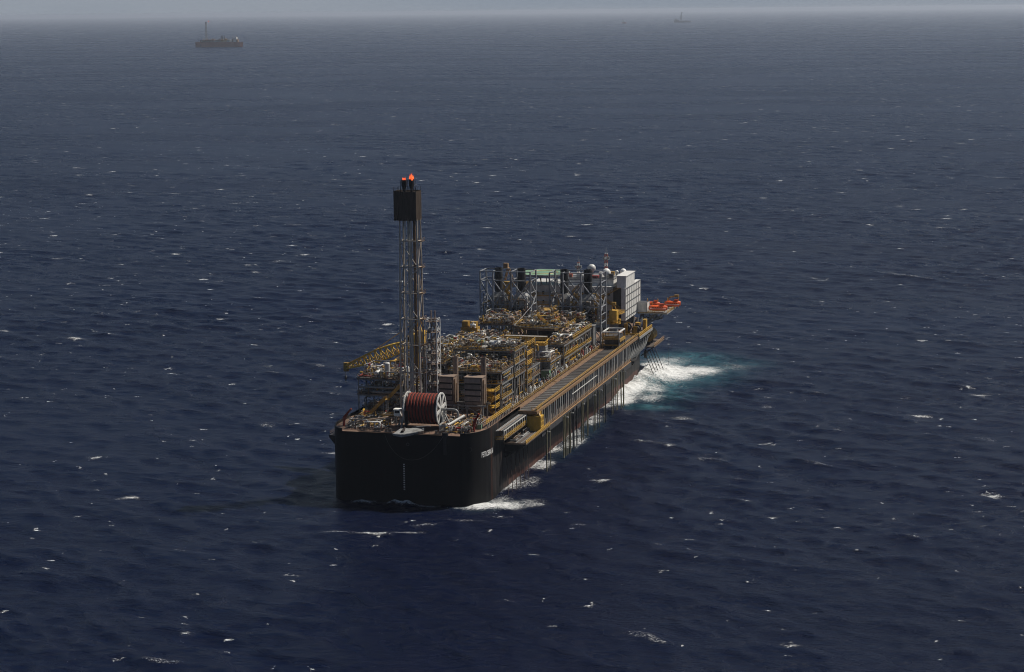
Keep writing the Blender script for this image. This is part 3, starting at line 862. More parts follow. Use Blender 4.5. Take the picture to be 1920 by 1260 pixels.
# ------------------------------------------------------------------ process modules
lm = module('process_module', 'left front module with a tan upper deck carrying white tanks', -28, -9, 33, 50, [30.5, 36.2], 40.5, 2, 2, 3, 'fl', rail_mat='brown', dens=1.2)
for x, y, h, r in ((-17.4, 35.5, 5.6, .95), (-11.6, 36, 3.8, .8)):
    b = MB().lathe([(r * .9, 0), (r, .1), (r, h - .3), (r * .7, h), (.05, h + .05)], (x, y, 36.2), (0, 0, 1), 18); b.build('storage_tank', 'white', lm)
MB().tube([(-27, 32.6, 33.2), (-14, 32.6, 33.2)], .4, 8).tube([(-22, 32.4, 31.6), (-10, 32.4, 31.6)], .45, 8).build('pipe', 'galv', lm)
MB().tube([(-20, 34.2, 38.5), (-8.5, 34.2, 38.5), (-5, 34.2, 38.5)], .25, 8).build('pipe', 'silver', lm)
b = MB().stair((-21.4, 27, ZD + .5), (-15.5, 27.4, 30.2), 1.4, (0, 1, 0)).stair((-14.5, 27.4, 30.2), (-9.5, 27.6, 35.4), 1.4, (0, 1, 0)).box(-15.7, -14.3, 26.6, 28.3, 30.0, 30.2)
t = thing('access_stair', 'long yellow stair climbing from the stern deck to the left front module', 'staircase', (-15.5, 27, ZD))
b.build('stair_flight', 'yellow2', t)
MB().bar((-15, 26.8, ZD), (-15, 26.8, 30), .25).bar((-15, 28.1, ZD), (-15, 28.1, 30), .25).bar((-9.3, 27.6, ZD), (-9.3, 27.6, 35.2), .25).build('column', 'steel', t)

module('process_module', 'tall right front module with yellow railed decks just behind the louvred boxes', 2.5, 22, 44.6, 60, [28.6, 33.9, 38.0], 42.0, 3, 2, 7, 'fr', dens=1.3)
module('process_module', 'module with the high grey edged top deck behind the louvred boxes', -1, 22, 62, 77, [33.5, 38, 42.8], 46.4, 3, 2, 8, 'fr', dens=1.3, under=False, rail_mat='yellow2')
module('process_module', 'left side module crowded with silver vessels behind the flare tower', -24, -4, 63, 92, [30, 37], 43, 2, 3, 9, 'flr', dens=1.3, rail_mat='yellow2')
module('process_module', 'low module full of upright yellow pipes along the right deck edge', 6, 22, 80, 98, [29, 33.0], 40, 2, 2, 10, 'fr', dens=1.5)
module('process_module', 'left side module with pale pipe loops in the middle of the vessel', -24, -4, 97, 126, [30, 34.5], 39.0, 2, 3, 12, 'flr', dens=1.3, rail_mat='yellow2')
gm = module('process_module', 'right side module carrying the grey cabinet with a yellow top', 14, 22, 114, 131, [25.6, 30.3], 34, 2, 2, 13, 'fr', dens=1.1)
b = box(14.6, 19.6, 115.4, 119.2, 30.3, 36.2)
for k in range(6): b.box(19.6, 19.75, 115.5, 119.1, 30.9 + k * .9, 31.3 + k * .9)
b.build('cabinet', 'galv', gm)
MB().rail([(14.6, 115.4, 36.2), (19.6, 115.4, 36.2), (19.6, 119.2, 36.2)], 1.6, .2, 1.0).box(15, 19, 116, 119, 36.2, 37.4).build('cabinet_top', 'yellow', gm)
t = thing('bridge_walkway', 'long grey topped walkway bridge with yellow girder between the modules', 'walkway', (5.4, 139.5, 36))
box(-3.2, 14, 138.4, 140.8, 35.8, 36.0).build('deck_plate', 'galv', t)
box(-3.2, 14, 138.2, 138.4, 34.7, 36.0).box(-3.2, 14, 140.8, 141.0, 34.7, 36.0).build('girder', 'yellow2', t)
for x in (-2.6, 5, 13.4): MB().bar((x, 139.5, ZD), (x, 139.5, 35.8), .45).build('column', 'steel', t)
for x in (-2.6, 5, 9): MB().bar((x, 138.6, 31), (x + 4, 138.6, 35), .25).build('brace', 'galv', t)
pm = module('process_module', 'narrow two level module along the right deck edge in front of the grey shed', 14, 22, 136, 183, [28, 33.2], 36.4, 1, 5, 14, 'fr', dens=1.3)
MB().rail([(22.3, 137, 28.3), (22.3, 158, 28.3)], 1.9, .12, 1.6, False).rail([(22.3, 150, 33.4), (22.3, 182, 33.4)], 1.9, .12, 1.6, False).build('guard_rail', 'yellow', pm)
def platform_module():
    rng = random.Random(41)
    t = thing('process_module', 'chamfered platform heaped with silver and ochre pipework above a thick yellow strut', 'process module', (5, 173, ZD), 'process modules on the deck')
    z = 36.2
    poly = [(-5.6, 163), (-3, 159.5), (8, 157.5), (12.5, 158), (16, 163), (16, 186.5), (-5.6, 186.5)]
    MB().prism(poly, z - .25, z).build('deck_level', 'grating', t)
    b = MB(); r = MB()
    for (xa, ya), (xb, yb) in zip(poly, poly[1:] + poly[:1]): b.bar((xa, ya, z - .5), (xb, yb, z - .5), .25, .7)
    b.build('edge_beam', 'tan', t)
    r.rail([(x, y, z) for x, y in poly[:6]], 1.3, .11).build('handrail', 'yellow', t)
    for x, y in ((-5, 164), (5, 160), (15.4, 164), (-5, 175), (15.4, 175), (-5, 186), (5, 186), (15.4, 186)): MB().bar((x, y, ZD), (x, y, z - .3), .45).build('column', 'galv', t)
    MB().bar((-2.0, 159.0, 36.0), (3.6, 157.2, 30.8), 1.1, .3).build('diagonal_strut', 'yellow2', t)
    box(-4, 13, 166, 184, ZD, 30).box(-2, 10, 169, 184, 30, 34.5).build('void_shade_block', 'dark', t)  # dark blocks added to stand in for the shaded void below the deck
    for k in range(94):
        cx, cy = rng.gauss(5, 4.5), rng.uniform(160, 185)
        h = max(1.2, 7.5 * (1 - abs(cx - 4.5) / 11)) * rng.uniform(.5, 1)
        pts = pipe_path(rng, max(-5, cx - 4), min(15.4, cx + 4), max(160, cy - 5), min(186, cy + 5), z, h)
        if len(pts) > 1: q = rng.choice((.12, .16, .2, .3)); MB().tube(pts, q, 6, q * 2.6).build('pipe', rng.choice(PIPE_MATS), t)
    for k in range(6): vessel(t, rng, rng.uniform(-1, 12), rng.uniform(164, 182), z + rng.choice((0, 0, 2.5)), rng.uniform(3, 6), rng.uniform(.6, 1.1), rng.choice('xyy'), rng.choice(('silver', 'galv', 'taupe')))
    for k in range(3):
        zz = z + 1.8 + 1.8 * k; x0, x1, y0 = -1 + 2 * k, 11 - 1.6 * k, 166 + 3 * k
        MB().box(x0, x1, y0, y0 + 8, zz - .12, zz).rail([(x0, y0, zz), (x1, y0, zz), (x1, y0 + 8, zz)], 1.2, .1, 1.6, False).build('upper_platform', 'yellow2', t)
        for x in (x0, x1): MB().bar((x, y0, z), (x, y0, zz), .2).build('column', 'galv', t)
    bits(t, rng, -5, 15.4, 160, 186, z, 2.2, 500); bits(t, rng, 0, 10, 164, 184, z + 2, 4.0, 300)
    MB().tube([(-5, 162, z + 1), (-4.5, 170, z + 2.5), (-3.5, 186, z + 6)], .13, 7, 3).build('pipe', 'steel', t)
    MB().stair((4, 163, z + 4.5), (9, 163, z), .9, (0, 1, 0)).build('staircase', 'yellow', t)
platform_module()
module('process_module', 'left side module with a long yellow railed deck near the smokestack frames', -22.5, -6.5, 166, 186, [36.0], 40.0, 2, 2, 15, 'flr', dens=1.5, rail_mat='tan')
module('process_module', 'left side module with ochre railings halfway along the vessel', -24, -5, 130, 154, [29, 33.8], 36.5, 2, 2, 16, 'flr', dens=1.2, rail_mat='yellow2')
module('process_module', 'small grey deck with rusty equipment in front of the right smokestack frame', 7.5, 19.2, 181, 189.6, [33, 36.9], 40.0, 2, 1, 17, 'fr', dens=1.3, rail_mat='tan')
t = thing('generator_house', 'yellow railed machine house standing out over the left side modules', 'machine house', (-21, 150, 33.8))
box(-24.4, -17.5, 148.5, 153, 34.2, 37.2).box(-24, -21.5, 149, 152, 37.2, 39.6).box(-20.5, -18, 149, 152, 37.2, 39.4).build('housing', 'yellow2', t)
MB().rail([(-25, 147.5, 34.2), (-16.5, 147.5, 34.2), (-16.5, 153.5, 34.2)], 1.4, .2).box(-25, -16.5, 147.5, 153.5, 33.95, 34.2).build('platform', 'yellow', t)
vessel(t, RNG, -19, 148, 37.2, 2.4, .6, 'x', 'white')
module('process_module', 'low dark deck with pale pipe loops in front of the walkway bridge', 0, 13.5, 116, 136, [28.5], 33.5, 2, 2, 18, 'f', dens=1.3)
# central pipe rack and the pipes along the right deck edge
rng = random.Random(21)
t = thing('pipe_rack', 'central rack of long pipes running between the two rows of modules', 'pipe rack', (-2, 115, ZD))
for y in range(50, 160, 15):
    MB().bar((-3.6, y, ZD), (-3.6, y, 32), .4).bar((1.2 if y < 130 else -.6, y, ZD), (1.2 if y < 130 else -.6, y, 32), .4).bar((-3.6, y, 31.8), (1.2 if y < 130 else -.6, y, 31.8), .35).build('rack_frame', 'steel', t)
for k in range(14): x = -3.4 + k * .3; z = 32.2 + (k % 3) * .45; MB().tube([(x, 48 + rng.uniform(0, 20), z), (x, 157 - rng.uniform(0, 10), z)], rng.choice((.16, .24)), 7).build('pipe', rng.choice(PIPE_MATS), t)
t = thing('deck_edge_piping', 'row of curved white and grey pipes along the right edge of the deck', 'pipes', (23.6, 110, ZD))
for k in range(64):
    y = 46 + k * 2.15 + rng.uniform(-.5, .5); h = rng.uniform(1.4, 3.4); x = rng.uniform(22.7, 23.4)
    MB().tube([(x, y, ZD), (x, y, ZD + h), (x + 1.0, y - .9, ZD + h), (x + 1.2, y - 1.6, ZD + .3)], rng.choice((.14, .2, .26)), 7, .7).build('pipe', rng.choice(('white', 'silver', 'silver', 'galv', 'steel', 'brown', 'red')), t)
for k in range(5): MB().tube([(22.5 + k * .45, 40, ZD + .5), (22.5 + k * .45, 188, ZD + .5)], .16, 7).build('header_pipe', rng.choice(('galv', 'brown', 'steel')), t)
bits(t, rng, 22.4, 24.6, 44, 186, ZD, 1.8, 420)
crate('equipment_box', 'large pale green machine box under the module on the right deck edge', 20.6, 112, 3.2, 3.4, 3.4, 'green', cat='box')
crate('equipment_box', 'blue and grey machine box on the right deck edge', 20.8, 97, 2.4, 4, 2.6, 'blue', cat='box')
def stair_tower(name, label, x0, x1, y0, y1, zs, mat='yellow'):
    t = thing(name, label, 'stair tower', ((x0 + x1) / 2, (y0 + y1) / 2, ZD))
    for x in (x0, x1):
        for y in (y0, y1): MB().bar((x, y, ZD), (x, y, zs[-1] + 1), .22).build('column', 'steel', t)
    prev = ZD
    for k, z in enumerate(zs):
        MB().box(x0, x1, y0, y1, z - .15, z).rail([(x0, y0, z), (x1, y0, z), (x1, y1, z)], 1.25, .17, 1.2).build('landing', mat, t)
        a, b = ((x0 + .6, x1 - .6) if k % 2 else (x1 - .6, x0 + .6))
        MB().stair((a, y0 + 1, prev), (b, y0 + 1, z), 1.0, (0, 1, 0)).build('stair_flight', mat, t)
        prev = z
    return t
stair_tower('stair_tower', 'stack of yellow landings at the right front corner beside the louvred box', 17.5, 21.6, 37, 43, [26.6, 29.4, 32.4])
stair_tower('stair_tower', 'yellow stair tower among upright pipes between the right hand modules', 19, 22, 79, 86, [28, 31.5, 35, 38.5, 42])
stair_tower('stair_tower', 'ochre ladder tower at the gap behind the high top deck module', 16, 18.6, 99, 104, [28, 32, 36, 40], 'yellow2')

# ------------------------------------------------------------------ yellow crane at the left
def lattice(b, p, q, w0, w1, wm, nseg, r):
    """four chords and their lacing, tapering to both ends"""
    p, q = Vector(p), Vector(q); d = (q - p).normalized()
    s = d.cross(Vector((0, 0, 1))).normalized(); u = s.cross(d)
    def pt(k, i):
        f = k / nseg
        w = w0 + (wm - w0) * min(1, f / .3) if f < .3 else wm + (w1 - wm) * max(0, (f - .55) / .45)
        c = p.lerp(q, f); return c + s * (w / 2) * (1 if i in (0, 3) else -1) + u * (w / 2) * (1 if i < 2 else -1)
    for k in range(nseg):
        for i in range(4):
            b.bar(pt(k, i), pt(k + 1, i), r)
            j = (i + 1) % 4
            b.bar(pt(k, i), pt(k + 1, j), r * .6)
            b.bar(pt(k, i), pt(k, j), r * .6)
def crane():
    x, y = -14.5, 60
    t = thing('pedestal_crane', 'yellow crane with its long lattice boom lowered over the left side', 'crane', (x, y, ZD))
    MB().lathe([(1.6, ZD), (1.6, 43.5), (2.2, 44), (2.2, 44.8)], (x, y, 0), (0, 0, 1), 18).build('pedestal', 'yellow2', t)
    box(x - 2, x + 3.2, y - 2.2, y + 2.2, 44.8, 48.4).box(x + .5, x + 3.6, y - 1.8, y + 1.8, 48.4, 49.6).build('machine_house', 'yellow', t)
    c = box(x - 3.4, x - 2.05, y - 2, y - .3, 45.2, 47.6).build('operator_cab', 'yellow2', t)
    box(x - 3.3, x - 2.2, y - 2.06, y - 2.0, 46.2, 47.3).build('window', 'glass', c)
    b = MB()
    for e in (-1.6, 1.6): b.bar((x - 1, y + e, 48.4), (x + 1.2, y + e * .5, 54.0), .4).bar((x + 3, y + e, 48.4), (x + 1.2, y + e * .5, 54.0), .35)
    b.bar((x + 1.2, y - 1, 54), (x + 1.2, y + 1, 54), .5)
    b.build('gantry', 'yellow', t)
    b = MB(); lattice(b, (x - 1.6, y, 44.9), (-41.6, y, 35.2), 2.2, 1.2, 4.3, 12, .48); b.build('boom', 'crane_yellow', t)
    b = MB()
    for e in (-.7, .7): b.tube([(x + 1.2, y + e, 53.8), (-30, y + e, 42.2), (-41.4, y + e * .5, 36.4)], .09, 5)
    b.build('pendant_rope', 'yellow2', t)
    box(-42.6, -41.0, y - .7, y + .7, 33.6, 36.8).bar((-42, y, 33.8), (-42, y, 31.6), .12).build('boom_head', 'yellow2', t)
    MB().lathe([(.2, 0), (.5, .3), (.5, 1.2), (.2, 1.6)], (-42, y, 30.4), (0, 0, 1), 8).tube([(-42, y, 30.4), (-42.2, y, 29.8), (-41.9, y, 29.4), (-41.6, y, 29.7)], .14, 6).build('hook_block', 'dark', t)
crane()
def rear_crane():
    x, y = -29.5, 238
    t = thing('pedestal_crane', 'small ochre crane with its head raised behind the left smokestack frame', 'crane', (x, y, ZD))
    MB().lathe([(1.3, ZD - 4), (1.3, 40), (1.8, 40.5), (1.8, 41.2)], (x, y, 0), (0, 0, 1), 14).bar((-26, y, 22), (x, y, 30), 1.2).build('pedestal', 'yellow2', t)
    box(x - 1.6, x + 2, y - 1.8, y + 1.8, 41.2, 44.5).build('machine_house', 'yellow2', t)
    b = MB()
    for e in (-1.2, 1.2): b.bar((x - 1.2, y + e, 44), (x + .6, y + e, 50.6), .45).bar((x + 3.2, y + e, 43.5), (x + .8, y + e, 50.6), .4)
    b.bar((x + .7, y - 1.2, 50.4), (x + .7, y + 1.2, 50.4), .5).box(x - 1.4, x + .6, y - .9, y + .9, 50.4, 52.6)
    b.build('gantry', 'tan', t)
    b = MB(); lattice(b, (x + 1, y, 43), (x + 6, y + 42, 38), 1.4, 1.0, 2.2, 9, .28); b.build('boom', 'yellow2', t)
rear_crane()
def mid_crane():
    x, y = 26.3, 207
    t = thing('deck_crane', 'stout yellow deck crane on a grey post beside the smokestack frame', 'crane', (x, y, ZD))
    MB().lathe([(1.9, ZD), (1.9, 31.4), (2.4, 31.6)], (x, y, 0), (0, 0, 1), 18).build('pedestal', 'steel', t)
    MB().lathe([(3.1, 31.6), (3.1, 32.0)], (x, y, 0), (0, 0, 1), 16).build('service_platform', 'yellow2', t)
    b = MB()
    pts = [(x + 3.0 * math.cos(a * math.pi / 6), y + 3.0 * math.sin(a * math.pi / 6), 32.0) for a in range(13)]
    b.rail(pts, 1.4, .2, 1.5).build('handrail', 'yellow', t)
    box(x - 1.6, x + 1.6, y - 1.8, y + 1.8, 33.2, 37.4).lathe([(1.7, 32), (1.7, 33.2)], (x, y, 0), (0, 0, 1), 16).build('machine_house', 'yellow', t)
    MB().bar((x - 1, y, 37.4), (x - .2, y, 40.6), .4).bar((x + 1, y, 37.4), (x - .2, y, 40.6), .35).box(x - .9, x + .9, y - .6, y + .6, 39.6, 40.8).build('gantry', 'yellow2', t)
    b = MB(); lattice(b, (x, y + 1.8, 36), (x - 1, y + 24, 33.5), 1.2, .9, 1.7, 8, .24); b.build('boom', 'yellow2', t)
mid_crane()

# ------------------------------------------------------------------ smokestack frames
def exhaust_module(x0, x1, stacks, label, seed):
    y0, y1 = 190, 199.5
    t = thing('smokestack_frame', label, 'smokestack frame', ((x0 + x1) / 2, 195, ZD), 'smokestack frames')
    xs = [x0, x0 + (x1 - x0) * .26, x0 + (x1 - x0) * .62, x1]
    for x in xs:
        for y in (y0, y1): MB().bar((x, y, ZD), (x, y, 55.0), .6).build('column', 'frame', t)
    for z in (55, 51.2, 40.8, 34.0):
        for y in (y0, y1): MB().bar((x0, y, z), (x1, y, z), .35).build('beam', 'frame', t)
        for x in xs: MB().bar((x, y0, z), (x, y1, z), .35).build('beam', 'frame', t)
    for y in (y0, y1):
        for xa, xb in zip(xs, xs[1:]):
            brace(t, (xa, y, 51.2), (xb, y, 40.8), .44, 'frame')
            if xb - xa > 6: brace(t, (xb, y, 51.2), (xa, y, 40.8), .44, 'frame')
            brace(t, (xa, y, 34), ((xa + xb) / 2, y, 40.8), .36, 'frame')
            brace(t, (xa, y, 34), (xb, y, ZD), .36, 'frame')
    for x in (x0, x1):
        for a, c in ((51.2, 44.5), (38, 44.5), (34, ZD)): brace(t, (x, y0, a), (x, y1, c), .4, 'frame')
        for z in (46, 37.5, 30): MB().bar((x, y0, z), (x, y1, z), .25).build('beam', 'frame', t)
    for sx in stacks:
        y = 195
        MB().lathe([(1.7, 45.6), (1.7, 52), (1.8, 52), (1.8, 52.4), (1.7, 52.4), (1.7, 56.0), (1.5, 56), (1.48, 54)], (sx, y, 0), (0, 0, 1), 20).build('smokestack', 'black', t)
        b = MB()
        def fr(xa, xb, ya, yb, z): return [(xa, ya, z), (xb, ya, z), (xb, yb, z), (xa, yb, z)]
        b.add(fr(sx - 3.1, sx + 3.1, y - 3.2, y + 3.2, 43.8) + fr(sx - 1.4, sx + 1.4, y - 1.4, y + 1.4, 46.0), [(0, 1, 5, 4), (1, 2, 6, 5), (2, 3, 7, 6), (3, 0, 4, 7), (4, 5, 6, 7)])
        b.box(sx - 3.1, sx + 3.1, y - 3.2, y + 3.2, 39.2, 43.8)
        for k in range(4): z = 39.6 + k * 1.15; b.box(sx - 3.2, sx + 3.2, y - 3.3, y - 3.2, z, z + .18)
        b.build('heat_recovery_unit', 'whru', t)
        MB().box(sx - 1.0, sx - .45, y - 3.36, y - 3.3, 39.6, 40.6).box(sx - 1.0, sx - .45, y - 3.36, y - 3.3, 41.2, 42.6).build('door', 'black', t)
        MB().box(sx - 2.8, sx + 2.8, y - 3, y + 3, 33, 39.15).box(sx - 3.6, sx + 3.6, y - 3.8, y + 3.8, 38.5, 38.9).build('base_duct', 'dark', t)
        MB().lathe([(2.3, 0), (2.3, 3), (1.6, 3.4)], (sx, y - 3.9, 33.0), (0, -.2, 1), 16).build('turbine_duct', 'dark', t)
    rng = random.Random(seed)
    level(t, x0 + .5, x1 - .5, y0 + .6, y1 - .6, 33.6, '', 'steel')
    pipes(t, rng, x0 + 1, x1 - 1, y0 + .5, y0 + 5, 34, 12, 60, ['silver', 'galv', 'steel', 'brown', 'brown', 'yellow2', 'taupe'])
    bits(t, rng, x0 + 1, x1 - 1, y0 + .5, y0 + 5, 34, 9, 260)
    mid = (stacks[0] + stacks[1]) / 2
    stairs = MB()
    for k in range(5): stairs.stair((mid - 1.5 * (-1) ** k, y0 + 3.5, 34 + k * 3), (mid + 1.5 * (-1) ** k, y0 + 3.5, 37 + k * 3), .8, (0, 1, 0))
    stairs.build('staircase', 'yellow2', t)
exhaust_module(-28.0, -6.0, (-21.2, -11.1), 'left hand grey frame round two black smokestacks', 31)
exhaust_module(2.4, 24.4, (7.6, 17.9), 'right hand grey frame round two black smokestacks beside the pale tower wall', 32)
t = thing('deck_house', 'grey flat roofed shed with ribbed side in front of the right smokestacks', 'shed', (17, 187, ZD))
box(11.5, 22.4, 184.6, 189.4, ZD, 33.6).build('wall', 'galv', t)
b = MB()
for k in range(5): b.box(22.4, 22.6, 184.7 + k * 1.12, 184.95 + k * 1.12, ZD, 33.6)
b.build('side_rib', 'white', t)
for k in range(3): box(12.5 + k * 3.2, 14 + k * 3.2, 184.5, 184.6, 29.5, 31.5).build('opening', 'black', t)
box(11.1, 22.9, 184.1, 189.9, 33.6, 33.95).build('roof', 'steel', t)

# ------------------------------------------------------------------ living quarters
t = thing('living_quarters', 'pale multi storey living quarters with a tall ribbed side wall', 'building', (2, 255, ZD))
box(-22, 18, 243, 266, ZD, 42.4).build('main_block', 'wallgrey', t)
for k in range(4):
    for j in range(13):
        w = box(-20.5 + j * 3.0, -19.6 + j * 3.0, 242.92, 243.02, 26.5 + k * 4.0, 27.7 + k * 4.0).build('window', 'glass', t)
for z in (30, 34, 38): MB().box(-22, 12, 241.4, 243, z - .2, z).rail([(-22, 241.5, z), (12, 241.5, z)], 1.2, .16).build('balcony', 'yellow2', t)
box(-6, 17.5, 246, 264, 42.4, 45.4).build('upper_block', 'wallgrey', t)
box(-6.2, 17.7, 245.7, 264.2, 45.4, 45.7).build('roof', 'galv', t)
MB().rail([(-6, 246, 45.7), (17.5, 246, 45.7)], 1.1, .12).build('handrail', 'galv', t)
box(20.4, 24.5, 239.6, 258, 42.6, 47.6).box(20.2, 24.8, 239.3, 258.3, 47.6, 47.9).build('stair_head', 'wallgrey', t)
box(22.6, 24.5, 238.6, 270, 28.0, 42.55).build('side_wall', 'wallgrey', t)
b = MB()
for k in range(9): b.box(24.5, 24.66, 239 + k * 3.9, 239.35 + k * 3.9, 28, 42.5)
b.build('wall_rib', 'white', t)
b = MB()
for k in range(5): b.box(24.66, 24.78, 238.6, 270, 29.4 + k * 3.2, 29.6 + k * 3.2)
b.build('cable_tray', 'dark', t)
box(18.1, 22.4, 242.6, 266, ZD, 42.3).build('recess_shade_block', 'dark', t)  # solid dark block: recess shade behind the stairs put into its colour
for k, (xa, xb, za) in enumerate(((21.5, 13, 42.4), (13, 21.5, 37.6), (21.5, 13, 32.8))):
    MB().stair((xa, 240.6, za), (xb, 240.6, za - 4.8), 1.3, (0, 1, 0)).box(xa - 1.2, xa + 1.2, 239.8, 242.4, za - .15, za).rail([(xa - 1.2, 239.8, za), (xa + 1.2, 239.8, za)], 1.2, .15).build('outside_stair', 'yellow2', t)

t = thing('helideck', 'pale green octagonal helicopter deck raised above the living quarters', 'helideck', (-14.5, 246, 42))
oc = [(-14.5 + 11.8 * math.cos(R(22.5 + 45 * k)), 246 + 11.8 * math.sin(R(22.5 + 45 * k))) for k in range(8)]
MB().prism(oc, 47.2, 47.9).build('landing_deck', 'green', t)
b = MB()
for (xa, ya), (xb, yb) in zip(oc, oc[1:] + oc[:1]):
    b.bar((xa * 1.0, ya, 47.5), (xb, yb, 47.5), .3, .9)
b.build('edge_frame', 'galv', t)
rg = []
for k in range(33): a = 2 * math.pi * k / 32; rg.append((-14.5 + 6.2 * math.cos(a), 246 + 6.2 * math.sin(a), 47.92))
MB().tube(rg, .12, 4).build('landing_circle', 'yellow', t)
for x in (-22, -14.5, -7):
    for y in (240.6, 251): MB().bar((x, y, 42.4), (x, y, 47.2), .4).build('support_post', 'galv', t)
    MB().bar((x, 238, 47), (x, 243, 42.6), .35).build('strut', 'galv', t)
def radome(x, y, z, r, label, zb):
    t = thing('radome', label, 'radome', (x, y, zb), 'white radomes on the roof')
    MB().sphere((x, y, z), r, 22).build('dome', 'white', t)
    MB().lathe([(r * .55, zb), (r * .5, zb + .3), (r * .35, z - r * .85), (r * .6, z - r * .7)], (x, y, 0), (0, 0, 1), 12).build('pedestal', 'galv', t)
radome(6.6, 250, 49.7, 1.85, 'large white radome standing highest and leftmost on the roof', 45.7)
radome(13.4, 250, 47.9, 1.9, 'large white radome on the roof in front of the tall red and white mast', 45.7)
radome(17.0, 255, 47.6, .85, 'smallest white radome between two bigger ones on the roof', 45.7)
radome(19.2, 258.6, 47.4, 1.4, 'mid sized white radome beside the flat topped stair head', 42.4)
def mast(x, y, z0, z1, label, w):
    t = thing('antenna_mast', label, 'mast', (x, y, z0), 'red and white antenna masts')
    k = 0; z = z0
    while z < z1 - .1:
        e = min(z1, z + 1.4); b = MB()
        for sx in (-w, w):
            for sy in (-w, w): b.bar((x + sx, y + sy, z), (x + sx, y + sy, e), .2)
        for s in (-w, w):
            b.bar((x - w, y + s, z), (x + w, y + s, e), .14).bar((x + s, y - w, z), (x + s, y + w, e), .14)
            b.bar((x - w, y + s, e), (x + w, y + s, e), .14)
        b.build('mast_section', 'redlight' if k % 2 == 0 else 'white', t); z = e; k += 1
    MB().box(x - 1.3, x + 1.3, y - 1, y + 1, z1 - 2.6, z1 - 2.3).box(x - 1.5, x - .7, y - .4, y + .4, z1 - 2.3, z1 - 1.4).box(x + .6, x + 1.4, y - .4, y + .4, z1 - 2.3, z1 - 1.2).build('antenna_platform', 'galv', t)
    MB().tube([(x, y, z1), (x, y, z1 + 3)], .07, 5).tube([(x + .5, y, z1 - 2), (x + .5, y, z1 + 1.6)], .06, 5).build('whip_antenna', 'galv', t)
mast(11.9, 256, 45.7, 55.6, 'tall red and white lattice mast behind the radomes', .55)
mast(-.5, 254, 45.7, 51.6, 'short red and white lattice mast beside the helicopter deck', .45)
t = thing('roof_equipment', 'clutter of ventilators, red lockers and small boxes on the living quarters roof', 'roof equipment', (10, 250, 45.7))
for x, y, w, h, mt in ((1.5, 248, 2.4, 1.8, 'white'), (4, 252, 2, 1.4, 'galv'), (9, 247.5, 3, 1.0, 'red'), (10.5, 252, 1.6, 2.0, 'white'), (16, 248, 2.0, 1.7, 'dark'), (14, 258, 2.4, 1.5, 'yellow2'), (-3, 249, 2, 1.2, 'redlight')):
    box(x - w / 2, x + w / 2, y - 1, y + 1, 45.7, 45.7 + h).box(x - w / 2 - .1, x + w / 2 + .1, y - 1.1, y + 1.1, 45.7 + h, 45.85 + h).build('ventilator_box', mt, t)
for x in (3, 6.5, 15.2): MB().tube([(x, 247, 45.7), (x, 247, 49 + x * .1)], .08, 5).build('whip_antenna', 'galv', t)
crate('stores_room', 'white box room on the platform between the tower wall and the lifeboats', 26.6, 266, 5.0, 6, 4.4, 'wallgrey', 28.4, 'room')

